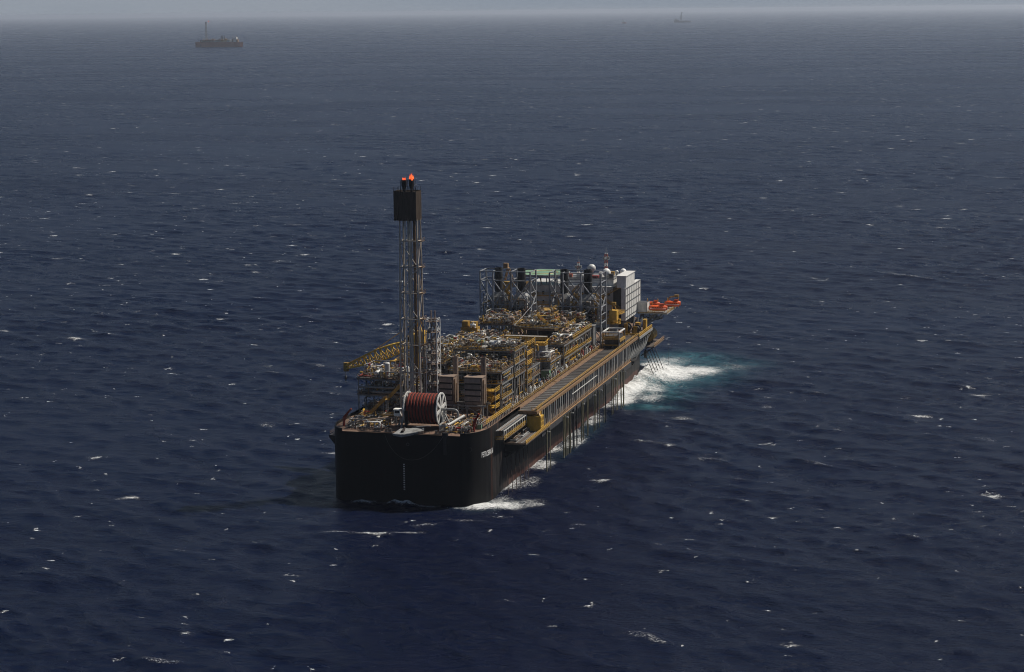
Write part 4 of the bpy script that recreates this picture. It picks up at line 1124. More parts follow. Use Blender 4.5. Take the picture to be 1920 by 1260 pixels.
# ------------------------------------------------------------------ lifeboats on their platform
t = thing('lifeboat_platform', 'grey overhanging platform with struts carrying the orange lifeboats', 'platform', (30, 272, 28))
box(24.9, 38.5, 263, 283, 27.7, 28.2).build('deck_plate', 'galv', t)
for y in (264, 273, 282):
    for x0 in (36.5, 32): MB().bar((x0, y, 27.7), (25, y, 20), .4).build('strut', 'steel', t)
MB().rail([(24.9, 263.1, 28.2), (38.4, 263.1, 28.2), (38.4, 283, 28.2)], 1.2, .14).build('handrail', 'yellow2', t)
pipes(t, RNG, 25, 34, 266, 280, 24, 3.4, 20, ['dark', 'brown', 'red', 'steel'])
def lifeboat(x, y, z, L, label, yaw):
    t = thing('lifeboat', label, 'lifeboat', (x, y, z), 'orange lifeboats')
    b = MB(); secs = []
    for k in range(9):
        u = k / 8 * 2 - 1
        w = 1.45 * (1 - abs(u) ** 3.2 * .8); zt = 1.55 - .35 * abs(u) ** 3; zb = -1.3 + .7 * abs(u) ** 3
        secs.append([(u * L / 2, w * math.cos(a) ** 1, (zt if math.sin(a) > 0 else -zb) * math.sin(a) * (1 if math.sin(a) > 0 else 1)) for a in [2 * math.pi * j / 14 for j in range(14)]])
    cs, sn = math.cos(yaw), math.sin(yaw)
    tr = lambda p: (x + p[0] * cs - p[1] * sn, y + p[0] * sn + p[1] * cs, z + 1.5 + p[2])
    vs = [tr(p) for s in secs for p in s]
    b.add(vs, [(k * 14 + j, k * 14 + (j + 1) % 14, (k + 1) * 14 + (j + 1) % 14, (k + 1) * 14 + j) for k in range(8) for j in range(14)], True)
    b.add(vs[:14], [tuple(range(13, -1, -1))]); b.add(vs[-14:], [tuple(range(14))])
    b.build('hull', 'orange', t)
    c = MB()
    def pb(x0, x1, y0, y1, z0, z1):
        c.add([tr(p) for p in ((x0, y0, z0), (x1, y0, z0), (x1, y1, z0), (x0, y1, z0), (x0, y0, z1), (x1, y0, z1), (x1, y1, z1), (x0, y1, z1))],
              [(3, 2, 1, 0), (4, 5, 6, 7), (0, 1, 5, 4), (1, 2, 6, 5), (2, 3, 7, 6), (3, 0, 4, 7)])
    pb(L * .1, L * .32, -.6, .6, 1.2, 2.2); c.build('steering_cabin', 'orange', t); c = MB()
    pb(-L * .42, L * .42, -1.5, 1.5, -.12, .06); c.build('rubbing_strake', 'white', t); c = MB()
    for k in range(5): pb(-L * .3 + k * L * .13, -L * .24 + k * L * .13, -1.42, -1.36, .35, .7)
    c.build('window', 'glass', t)
    d = MB()
    for u in (-.34, .34):
        px, py, _ = tr((u * L, 1.9, 0)); qx, qy, _ = tr((u * L, 0, 0))
        d.bar((px, py, z - .3), (px, py, z + 4), .3).bar((px, py, z + 4), (qx, qy, z + 4.2), .28).bar((qx, qy, z + 4.1), (qx, qy, z + 2.8), .08)
    d.build('davit', 'yellow2', t)
lifeboat(33.6, 266.5, 28.4, 8.4, 'orange lifeboat nearest the white box room', .12)
lifeboat(37.6, 280.5, 28.6, 7.4, 'orange lifeboat farthest out on the platform corner', .1)
lifeboat(29.0, 276.0, 28.6, 7.0, 'orange lifeboat half hidden behind the white box room', .1)
t = thing('boat_davit', 'ochre davit arm reaching out above the farthest lifeboat', 'davit', (36, 281.6, 28.2))
MB().tube([(35.5, 282, 28.2), (35.5, 282, 33), (39.5, 282, 33.6)], .3, 8, 1).box(38.2, 40.2, 281.2, 282.6, 33.2, 34.2).build('arm', 'yellow2', t)

# ------------------------------------------------------------------ riser balcony along the right side
t = thing('riser_balcony', 'long two level riser balcony with tan beams along the right side', 'balcony', (30, 130, 20))
XO = 33.6
box(25.2, XO - .1, 48, 222, ZD - .5, ZD - .15).build('upper_deck', 'dark_deck', t)
for k in range(48): y = 50 + k * 3.4; MB().bar((26.4, y, ZD - .09), (31.4, y, ZD - .09), .75, .08).build('deck_rung', 'dark' if y > 118 else 'steel', t)
box(25.0, 26.2, 48, 222, ZD - .6, ZD).box(31.6, 32.3, 48, 222, ZD - .6, ZD + .05).build('rail_beam', 'tan', t)
box(33.2, 33.9, 48, 222, ZD - 1.0, ZD - .1).box(25.0, 33.9, 47.6, 48.0, ZD - 1.0, ZD).build('edge_beam', 'tan', t)
MB().rail([(24.9, 48, ZD), (24.9, 190, ZD)], 1.4, .13, 3, False).build('handrail', 'yellow2', t)
MB().rail([(33.5, 56, ZD), (33.5, 222, ZD)], 1.4, .13, 3, False).rail([(31.8, 48.2, ZD), (33.5, 48.2, ZD), (33.5, 56, ZD)], 1.4, .15, 2).build('handrail', 'yellow2', t)
box(27.1, 34.1, 52, 204, 15.6, 15.9).build('lower_deck', 'deck', t)
box(33.9, 34.55, 52, 204, 15.9, 16.0).build('deck_edge', 'tan', t)
box(34.0, 34.5, 52, 204, 13.9, 15.9).build('fascia_beam', 'dark', t)
MB().rail([(34.2, 52, 15.95), (34.2, 204, 15.95)], 1.25, .10, 3, False).build('handrail', 'tan', t)
rng = random.Random(77)
for k in range(52):
    y = 53 + k * 2.95; MB().bar((33.7, y, 15.9), (33.7, y, ZD - 1), .32).build('post', 'white' if k % 3 else 'galv', t)
for k in range(60):
    y = 53.5 + k * 2.5 + rng.uniform(-.4, .4); x = rng.uniform(28, 32.6); r = rng.choice((.2, .3, .34))
    MB().tube([(27.2, y + 1, 22.5), (x, y + 1, 22.3), (x, y, 19 + rng.uniform(-1, 1)), (x, y, 15.9)], r, 7, 1.2).build('riser_spool', rng.choice(('silver', 'dark', 'dark', 'galv', 'brown', 'steel', 'dark', 'red')), t)
MB().bar((33.85, 100, 20.6), (33.85, 142, 20.6), .22).build('cross_rail', 'white', t)
for k in range(13): y = 60 + k * 11.3; MB().bar((34.5, y, 15.2), (27, y, 10.5), .5).build('bracket', 'black', t)
ys = [58, 60.5, 62.5, 83, 85.5, 88, 90.2, 92.5, 94, 97, 99, 104, 112, 114.5, 121, 123, 131, 134, 136, 139, 142, 150, 153, 165, 168, 172, 175, 182, 186, 188]
for y in ys:
    MB().tube([(34.75, y, 15.4), (34.75 + rng.uniform(-.1, .3), y - rng.uniform(0, .6), -6)], rng.choice((.16, .2, .26)), 7).build('riser', rng.choice(('riser', 'riser', 'riser', 'dark')), t)
for y in ys[::4]: MB().bar((34.5, y, 14.6), (35.8, y - .4, 14.9), .16).box(35.6, 36.1, y - .6, y - .2, 14.6, 14.95).build('floodlight', 'white', t)
for y in range(206, 246, 4): MB().tube([(32.8, y, 23.2), (33.6, y + 1, 20), (33.0, y - 2, 16.5), (30, y - 5, 13.5)], .28, 7, 2).build('curved_riser', 'galv', t)
for y in range(208, 250, 5): MB().tube([(32, y + 10, 20), (28.2, y - 12, 9)], .22, 7).build('sloping_line', 'black', t)
# carriage on the balcony
t = thing('gantry_carriage', 'open yellow gantry carriage with a pale top frame on the balcony rails', 'gantry', (29.2, 193, ZD))
for x in (25.8, 32.7):
    for y in (188, 199): MB().bar((x, y, ZD), (x, y, 30.8), .4).build('column', 'galv' if x > 30 else 'yellow2', t)
MB().bar((25.6, 188, 30.8), (32.9, 188, 30.8), .45).bar((25.6, 199, 30.8), (32.9, 199, 30.8), .45).bar((25.8, 188, 30.8), (25.8, 199, 30.8), .45).bar((32.7, 188, 30.8), (32.7, 199, 30.8), .45).build('top_frame', 'white', t)
box(26.1, 32.4, 187.8, 188.2, 27.6, 28.6).box(26.1, 32.4, 187.8, 188.1, 25.0, 25.6).box(32.5, 33.1, 188, 199, 26.6, 27.8).build('girder', 'yellow2', t)
box(26.4, 32.2, 189, 198.6, 24.2, 28.9).build('dark_interior', 'dark', t)  # dark block filling the inside of the open frame
MB().rail([(26, 188.1, 28.9), (32.4, 188.1, 28.9)], 1.3, .16).build('handrail', 'yellow2', t)
for x in (26.3, 30, 32): MB().lathe([(.5, -.2), (.5, .2)], (x, 187.6, 24.6), (1, 0, 0), 12).build('wheel', 'dark', t)
# winch platform forward on the right
t = thing('winch_platform', 'yellow railed platform with pull in winches hanging off the right side', 'winch platform', (30, 236, 23))
box(25.5, 34.2, 221.5, 250, 23.0, 23.6).build('deck_plate', 'deck', t)
MB().box(34.2, 34.5, 221, 250, 22.6, 23.7).box(25.5, 34.5, 221.0, 221.4, 22.6, 23.7).build('edge_beam', 'galv', t)
MB().rail([(26, 221.6, 23.6), (34.1, 221.6, 23.6), (34.1, 250, 23.6)], 1.5, .22, 1.6).build('handrail', 'yellow', t)
for x, y, h in ((27.5, 226, 5.2), (31.0, 229, 3.6)):
    MB().box(x - .8, x + .8, y - .4, y, 23.6, 23.6 + h).box(x - .8, x + .8, y + 4.2, y + 4.6, 23.6, 23.6 + h).box(x - 1.6, x - .8, y, y + 4.2, 23.6, 23.6 + h * .5).build('winch_frame', 'yellow', t)
    MB().lathe([(1.7, 0), (1.7, .2), (1.1, .25), (1.1, 3.7), (1.7, 3.75), (1.7, 4)], (x, y + .1, 23.6 + h * .6), (0, 1, 0), 18).build('winch_drum', 'dark', t)
box(29, 31, 238, 240, 23.6, 27.5).box(32, 33.4, 240, 243, 23.6, 28.6).build('power_unit', 'yellow', t)
for k in range(4): MB().tube([(26.5 + k * 1.6, 245, 23.6), (26.8 + k * 1.8, 247, 28.5)], .3, 8).build('guide_post', 'galv', t)
for x, y in ((33.8, 224), (33.8, 247), (27, 222.5)): MB().bar((x, y, 23), (x - 5 if x > 30 else x, y, 17), .4).build('strut', 'galv', t)
t = thing('tank_skid', 'ochre cylindrical tank in a frame low at the far right of the hull', 'tank', (30, 266, 14))
MB().lathe([(1.5, 0), (2.6, .5), (2.6, 8.4), (1.5, 9)], (29.8, 262, 17.8), (0, 1, 0), 18).build('tank_shell', 'yellow2', t)
for k in range(4): MB().lathe([(2.72, 0), (2.72, .3)], (29.8, 262.6 + k * 2.5, 17.8), (0, 1, 0), 18).build('tank_band', 'yellow', t)
box(27.1, 33.6, 258, 281, 13.2, 13.6).box(29, 30.6, 263, 264, 13.6, 15.4).box(29, 30.6, 269, 270, 13.6, 15.4).build('platform', 'deck', t)
MB().rail([(33.5, 258, 13.6), (33.5, 281, 13.6)], 1.5, .2, 2.2).build('handrail', 'tan', t)
MB().bar((33, 260, 13.2), (27, 260, 9), .5).bar((33, 278, 13.2), (25, 278, 9), .5).build('strut', 'black', t)
MB().lathe([(1.9, 0), (1.9, .8), (1.0, .9)], (27.1, 268, 8.5), (1, 0, 0), 16).build('fairlead_drum', 'black', t)
# lower stern platform on the right
t = thing('lower_platform', 'low dark platform with yellow guard bars hanging below the balcony near the stern', 'platform', (31, 43, 16))
box(27.05, 35.2, 27.9, 62, 15.9, 16.3).build('deck_plate', 'deck', t)
MB().rail([(35.0, 27.9, 16.3), (35.0, 62, 16.3)], 1.1, .22, 4, True).build('handrail', 'yellow2', t)
MB().bar((27.2, 27.8, 16.3), (35.2, 27.8, 16.3), .3, .6).bar((27.1, 28, 16.3), (27.1, 28, 23), .3).build('edge_beam', 'brown', t)
MB().bar((31.4, 28, 16.45), (31.4, 50, 16.45), .3).bar((33.2, 28, 16.45), (33.2, 50, 16.45), .2).build('rail_track', 'steel', t)
for y in (30, 36, 42, 48, 56): MB().bar((34.5, y, 15.9), (27, y, 11), .6).box(27, 32, y - .2, y + .2, 13.2, 15.9).build('bracket', 'black', t)
pipes(t, random.Random(4), 27.4, 30.8, 30, 48, 16.3, 2.2, 26, ['dark', 'brown', 'steel', 'brown'])
t = thing('winch_cage', 'bright yellow panelled cage with a sloping top under the end of the balcony', 'winch cage', (32.4, 51.5, 16.3))
b = box(29.6, 34.8, 49.4, 53.6, 16.4, 21.8)
for k in range(5): b.box(29.7 + k * 1.2, 29.85 + k * 1.2, 49.26, 49.4, 16.5, 21.7)
for k in range(4): b.box(29.6, 34.8, 49.3, 49.4, 16.5 + k * 1.7, 16.65 + k * 1.7)
b.build('panel', 'crane_yellow', t)
for k in range(3):
    for j in range(3): box(34.8, 34.92, 49.7 + j * 1.3, 50.6 + j * 1.3, 16.8 + k * 1.7, 18.0 + k * 1.7).build('opening', 'yellow2', t)
b = MB()
for a, c in (((29.8, 49.6, 21.8), (31, 51, 23.4)), ((32, 49.6, 21.8), (33, 51, 23.4)), ((34.6, 49.6, 21.8), (33.4, 51, 23.4)), ((30.6, 49.6, 21.8), (29.4, 52, 23.4)), ((29, 48.6, 18), (27.6, 48.6, 23.5)), ((28, 49, 16.4), (28, 49, 23.4))): b.bar(a, c, .4)
b.box(28.6, 34, 50.5, 53.4, 21.8, 23.2).build('top_frame', 'yellow2', t)
# stern side walkway
t = thing('side_walkway', 'galvanised pipe walkway with a yellow lower rail along the right quarter', 'walkway', (28.6, 32, 19.5))
box(27.05, 30.2, 17.5, 48, 19.3, 19.6).build('deck_plate', 'deck', t)
MB().rail([(27.2, 17.6, 19.6), (30.1, 17.6, 19.6), (30.1, 48, 19.6)], 1.2, .18, 2.4).build('handrail', 'yellow', t)
for k in range(11): y = 17.8 + k * 3; MB().bar((30, y, 19.6), (30, y, 22.6), .22).build('post', 'white', t)
MB().bar((30, 17.6, 22.6), (30, 48, 22.6), .28).bar((30, 17.8, 22.6), (30, 20.8, 19.7), .16).build('top_rail', 'white', t)
for k in range(5): MB().tube([(27.4 + k * .5, 17 + k * .3, 22.7), (27.4 + k * .5, 48, 22.7)], .17, 7).build('pipe', ('steel', 'galv', 'brown', 'steel', 'dark')[k], t)
t = thing('deck_guard_rail', 'yellow slatted guard rail on grey stanchions along the deck at the right quarter', 'guard rail', (24.6, 30, ZD))
MB().rail([(24.6, 15, ZD + 1.4), (24.6, 47, ZD + 1.4)], 1.3, .22, 2).build('handrail', 'yellow', t)
for k in range(16): MB().bar((24.9, 15.5 + 2 * k, ZD), (24.9, 15.5 + 2 * k, ZD + 1.5), .3).build('stanchion', 'galv', t)
# mooring chains
def chain(x, y, z, dx, dy, label, grp):
    b = MB(); p = Vector((x, y, z)); q = Vector((x + dx, y + dy, -5)); k = int((q - p).length / .9)
    for j in range(k):
        a = p.lerp(q, j / k); c = p.lerp(q, (j + 1.15) / k); b.bar(a, c, .34 if j % 2 else .2, .2 if j % 2 else .34)
    tag(b.build('mooring_chain', 'chain', None, (x, y, z)), label, 'chain', grp)
for k in range(6): chain(28.3 + k * .35, 27 + k * 4.2, 12.5, 3.4, -9.5, 'dark mooring chain slanting into the sea below the stern side platform', 'mooring chains at the stern')
for k in range(5): chain(30.5 + k * .3, 252 + k * 4, 11.5, 6.4, 1.5, 'dark mooring chain slanting into white foam at the far end of the hull', 'mooring chains at the far end')
tag(MB().tube([(35.5, 282, 13), (35.5, 282, -3)], .07, 5).build('hanging_line', 'dark', None, (35.5, 282, 13)), 'thin dark line hanging straight down to the sea at the far right', 'line')

# ------------------------------------------------------------------ ships on the horizon
M['farhull'] = paint('far_hull_red', (0.42, 0.17, 0.11), 0.6, 0.2)
M['farblack'] = paint('far_hull_dark', (0.06, 0.06, 0.07), 0.6, 0.1)
HYAW = 0.2672
def far_production_ship():
    t = thing('production_ship', 'distant production ship with a thin flare tower at the upper left', 'ship')
    L, B = 240.0, 44.0
    ol = [(-L / 2 + 6 * (1 - math.cos(a)), -B / 2 + 0) for a in (0,)]
    ol = [(-L / 2, -B / 2 + 8), (-L / 2 + 10, -B / 2), (L / 2 - 40, -B / 2), (L / 2 - 14, -B / 2 + 10), (L / 2, 0), (L / 2 - 14, B / 2 - 10), (L / 2 - 40, B / 2), (-L / 2 + 10, B / 2), (-L / 2, B / 2 - 8)]
    b = MB(); n = len(ol)
    for z0, z1, k0, k1 in ((-4, 20, .97, 1.0), (20, 24, 1.0, 1.01)):
        b.add([(x * k0, y * k0, z0) for x, y in ol] + [(x * k1, y * k1, z1) for x, y in ol], [(j, (j + 1) % n, n + (j + 1) % n, n + j) for j in range(n)] + [tuple(range(n, 2 * n))])
    b.build('hull', 'farhull', t)
    b = MB(); b.add([(-L / 2 - .3, -B / 2 + 8, 0), (-L / 2 + 30, -B / 2 - .3, 0), (-L / 2 + 30, -B / 2 - .3, 16), (-L / 2 - .3, -B / 2 + 8, 20)], [(0, 1, 2, 3)])
    b.build('dark_quarter', 'farblack', t)
    rng = random.Random(3)
    for k in range(9):
        x0 = -L / 2 + 34 + k * 16
        h = rng.uniform(9, 15)
        m_ = MB()
        for z in (24, 24 + h * .4, 24 + h * .8): m_.box(x0, x0 + 14, -18, 18, z + 3, z + 3.6)
        for i in range(4):
            for y in (-18, 0, 18): m_.bar((x0 + i * 4.6, y, 24), (x0 + i * 4.6, y, 24 + h), .8)
        for _ in range(16): x, y, s = x0 + rng.uniform(1, 13), rng.uniform(-17, 17), rng.uniform(1, 2.6); z = 24 + rng.choice((0, h * .4)) + 3.6; m_.box(x - s, x + s, y - s, y + s, z, z + s * 1.8)
        for _ in range(8): x, y = x0 + rng.uniform(1, 13), rng.uniform(-17, 17); m_.bar((x, y, 24), (x, y, 24 + h + rng.uniform(2, 7)), .6)
        m_.build('topside_module', rng.choice(('yellow', 'tan', 'silver', 'tan')), t)
    b = MB(); x = -66
    for sx in (-4, 4):
        for sy in (-4, 4): b.bar((x + sx, sy, 24), (x + sx * .5, sy * .5, 118), 1.3)
    for k in range(9):
        z = 28 + k * 10; s = 4 - 2 * (z - 24) / 94
        b.bar((x - s, -s, z), (x + s, -s, z + 9), .8).bar((x - s, s, z + 9), (x + s, s, z), .8).bar((x - s, -s, z), (x + s, -s, z), .8)
    f = b.build('flare_tower', 'silver', t)
    MB().lathe([(1.5, 112), (3.2, 116), (3.2, 124), (2, 124.2)], (x, 0, 0), (0, 0, 1), 10).build('flare_tip', 'dark', f)
    MB().lathe([(.5, 123.6), (2.0, 125), (1.6, 128), (.3, 131)], (x + 1, 0, 0), (.1, 0, 1), 9).build('flame', 'flame', f)
    for k, xx in enumerate((12, 17.5, 27)): MB().lathe([(1.7, 36), (1.7, 56)], (xx, -6, 0), (0, 0, 1), 10).build('smokestack', 'black', t)
    for xx, z, h, mt in ((-92, 24, 9, 'farhull'), (-88, 26, 7, 'white'), (70, 24, 14, 'tan'), (78, 24, 20, 'white'), (86, 24, 24, 'white'), (92, 24, 12, 'tan')):
        box(xx - 4, xx + 4, -15, 10, z, z + h).box(xx - 3, xx + 2, -12, 6, z + h, z + h + 2).build('deck_block', mt, t)
    for xx, z in ((-104, 62), (-82, 48), (66, 58), (88, 60)): MB().bar((xx, -8, 24), (xx + 2, -8, z), 1.0).build('crane_post', 'brown', t)
    t.location = (-3956, 9049, 0); t.rotation_euler = (0, 0, HYAW - .10)
far_production_ship()
def far_drill_ship():
    t = thing('drill_ship', 'hazy grey drill ship with a tall derrick on the horizon', 'ship')
    b = MB(); ol = [(-105, -16), (-100, -19), (80, -19), (106, 0), (80, 19), (-100, 19), (-105, 16)]; b.prism(ol, -3, 17); b.build('hull', 'farblack', t)
    box(-102, -62, -17, 17, 17, 36).box(-96, -76, -12, 12, 36, 46).build('superstructure', 'farblack', t)
    b = MB()
    for sx in (-9, 9):
        for sy in (-9, 9): b.bar((-22 + sx, sy, 17), (-14 + sx * .5, sy * .5, 118), 3)
    for k in range(7):
        z = 22 + k * 14; c = -22 + 8 * (z - 17) / 101; s = 9 - 4.5 * (z - 17) / 101
        b.bar((c - s, -s, z), (c + s, -s, z + 13), 2).bar((c + s, -s, z), (c - s, -s, z + 13), 2)
    b.box(-20, -3, -6, 6, 114, 122)
    b.build('derrick', 'farblack', t)
    for x in (-55, 5, 40): box(x - 9, x + 9, -12, 12, 17, 17 + (14 if x < 0 else 6)).build('deck_block', 'farblack', t)
    t.location = (-4556, 24694, 0); t.rotation_euler = (0, 0, HYAW)
far_drill_ship()
def far_supply_boat():
    t = thing('supply_boat', 'tiny red and white boat on the hazy horizon', 'boat')
    b = MB(); b.prism([(-28, -8), (18, -8), (30, 0), (18, 8), (-28, 8)], -2, 14); b.build('hull', 'red', t)
    box(-20, 6, -7, 7, 14, 28).box(-16, 0, -5, 5, 28, 40).build('wheelhouse', 'white', t)
    box(8, 26, -6, 6, 14, 17).bar((-8, 0, 40), (-8, 0, 52), 1.5).build('deck_gear', 'yellow2', t)
    t.location = (-5073, 23689, 0); t.rotation_euler = (0, 0, HYAW)
far_supply_boat()

# ------------------------------------------------------------------ the sea
def sea():
    rs = np.random.RandomState(4)
    yaw = math.atan2(_f[0], _f[1])                 # heading the fine part of the sheet faces
    fine = np.linspace(-0.36, 0.36, 560)
    side = np.linspace(0.36, math.pi, 40)[1:]
    th = np.concatenate([-side[::-1][1:], fine, side])
    r = [3.0]
    while r[-1] < 430: r.append(r[-1] * 1.25 if r[-1] < 60 else r[-1] + 25)
    while r[-1] < 110000:
        x = r[-1]; r.append(x + (1.25 if x < 1150 else 1.25 * (x / 1150) ** 1.75))
    r = np.array(r)
    TH, RR = np.meshgrid(th, r)
    X = CAM[0] + RR * np.sin(TH + yaw); Y = CAM[1] + RR * np.cos(TH + yaw)
    shp = X.shape
    dr = np.gradient(r)[:, None] * np.ones_like(TH)
    dt = RR * np.gradient(th)[None, :]
    sp = np.maximum(dr, dt)
    Z = np.zeros(shp); DX = np.zeros(shp); DY = np.zeros(shp)
    main = math.radians(205)                       # the waves run towards the viewer and to the left
    for k in range(120):
        lam = 4.6 * (80 / 4.6) ** rs.rand()
        a = main + rs.normal(0, 0.62)
        kx, ky = 2 * math.pi / lam * math.sin(a), 2 * math.pi / lam * math.cos(a)
        amp = 0.0054 * lam ** 0.72 * (1 if lam < 16 else (16 / lam) ** 0.75)
        att = np.clip(lam / (2.6 * sp) - 1, 0, 1)
        p = kx * X + ky * Y + rs.rand() * 6.28
        s, c = np.sin(p), np.cos(p)
        Z += amp * att * c
        DX -= amp * att * s * math.sin(a) * .9; DY -= amp * att * s * math.cos(a) * .9
    # group the waves: patches of rougher and calmer water
    grp = 1 + .35 * np.sin(X * .011 + 1.3 * np.sin(Y * .006)) * np.sin(Y * .009 + .7)
    Z *= grp
    foam = np.zeros(shp); aqua = np.zeros(shp); lift = np.zeros(shp)
    near = (RR < 1300) & (np.abs(TH) < .4)
    xs, ys = X[near], Y[near]
    d = np.full(xs.shape, 1e9)
    pts = OUT + OUT[:1]
    for (x0, y0), (x1, y1) in zip(pts, pts[1:]):
        ex, ey = x1 - x0, y1 - y0
        u = np.clip(((xs - x0) * ex + (ys - y0) * ey) / (ex * ex + ey * ey), 0, 1)
        d = np.minimum(d, np.hypot(xs - x0 - u * ex, ys - y0 - u * ey))
    wob = np.sin(ys * .21 + .8 * np.sin(ys * .07)) * .5 + .5
    right = (xs > 24)
    f = np.where(right, np.exp(-(d / (2.2 + 4.5 * wob ** 2)) ** 2) * (.34 + .36 * wob), np.exp(-(d / 1.6) ** 2) * .28)
    f = np.where(ys < 0, f * .35, f)
    q = np.zeros_like(f); l = np.zeros_like(f)
    def blob(cx, cy, rx, ry, ang, s, tgt):
        c, n = math.cos(ang), math.sin(ang)
        a = (xs - cx) * c + (ys - cy) * n; b = -(xs - cx) * n + (ys - cy) * c
        return np.maximum(tgt, s * np.exp(-((a / rx) ** 2 + (b / ry) ** 2) ** 1.3))
    # the breaking water along the far right side of the hull
    for B in ((30, 268, 12, 34, 0, 1.0), (38, 266, 16, 26, 0, 1.0), (49, 276, 15, 18, 0, .85), (30, 224, 9, 28, 0, 1.0), (32, 200, 7, 15, 0, .9), (39, 228, 8, 20, .2, .7), (42, 207, 8, 10, .1, .66), (64, 290, 14, 12, 0, .42), (31, 300, 14, 16, 0, .6),
              (64, 165, 6, 5, 0, .5), (50, 184, 5, 4, 0, .35),
              (27, 1.0, 8, 5.5, .3, 1.0), (33, 5, 10, 8, .5, .82), (41, 11, 7, 8, .5, .55), (30, 12, 4, 8, 0, .6), (-14, -1.6, 6, 1.8, 0, .75), (-.5, -1.2, 6.5, 2.4, 0, .85), (7, -1.5, 6, 1.6, 0, .6), (19, -2, 5, 2, 0, .6),
              (-8, -42, 6, 2.2, .15, .62), (3, -43, 8, 2.2, .1, .66), (13, -38, 8, 2.0, .3, .55), (16, -27, 6, 2, .3, .5), (26, -18, 8, 2, .25, .45), (36, -12, 6, 2, .2, .4),
              (31, 70, 4, 12, 0, .7), (32, 109, 5, 14, 0, .75), (30, 151, 4, 10, 0, .7), (33, 40, 5, 12, 0, .5)):
        f = blob(*B, f)
    for B in ((36, 262, 18, 52, 0, .9), (46, 275, 22, 36, 0, .65), (42, 225, 12, 26, 0, .7), (52, 210, 10, 10, 0, .5), (46, 188, 12, 8, 0, .5), (38, 312, 20, 16, 0, .6), (60, 300, 18, 14, 0, .35), (28, 4, 10, 7, .4, .35), (32, 120, 5, 40, 0, .15)):
        q = blob(*B, q)
    for B in ((30, 262, 12, 30, 0, 2.4), (29, 224, 7, 20, 0, 1.6), (-.5, -1.5, 5, 2, 0, 1.5), (-14, -1.8, 6, 2, 0, .8), (3, -43, 12, 3, .1, .6), (28, 2, 7, 5, .3, .8)): l = blob(*B, l)
    foam[near] = f; aqua[near] = q; lift[near] = l
    calm = np.zeros(shp); calm[near] = np.exp(-(d / 9) ** 2)
    Z = Z * (1 - .45 * calm) + lift * (1 + .25 * np.sin(X * 1.1 + Y * .6))
    # breaking crests: the sharpest, highest points of the waves
    crest = np.clip((Z / Z[near].std() - 2.05) / .8, 0, 1) * np.clip(np.sin(X * .05 + 2 * np.sin(Y * .031)) + .3, 0, 1)
    foam = np.maximum(foam, crest * .42 * (RR < 1400))
    V = np.stack([X + DX, Y + DY, Z], -1).reshape(-1, 3).astype(np.float32)
    nr, nc = shp
    idx = np.arange(nr * nc).reshape(nr, nc)
    a, b, c_, d_ = idx[:-1, :-1].ravel(), idx[:-1, 1:].ravel(), idx[1:, 1:].ravel(), idx[1:, :-1].ravel()
    F = np.stack([a, d_, c_, b], -1)
    seam = np.stack([idx[:-1, -1], idx[1:, -1], idx[1:, 0], idx[:-1, 0]], -1)
    F = np.concatenate([F, seam])
    me = bpy.data.meshes.new('sea')
    me.vertices.add(len(V)); me.vertices.foreach_set('co', V.ravel())
    me.loops.add(F.size); me.loops.foreach_set('vertex_index', F[:, ::-1].astype(np.int32).ravel() if False else F.astype(np.int32).ravel())
    me.polygons.add(len(F)); me.polygons.foreach_set('loop_start', np.arange(0, F.size, 4, dtype=np.int32))
    me.polygons.foreach_set('use_smooth', np.ones(len(F), bool))
    me.update(calc_edges=True)
    for nm, arr in (('foam', foam), ('aqua', aqua)):
        at = me.attributes.new(nm, 'FLOAT', 'POINT'); at.data.foreach_set('value', arr.ravel().astype(np.float32))
    me.materials.append(sea_material())
    if me.polygons[len(me.polygons) // 2].normal.z < 0: me.flip_normals()
    o = bpy.data.objects.new('sea', me); C.objects.link(o); o['kind'] = 'structure'

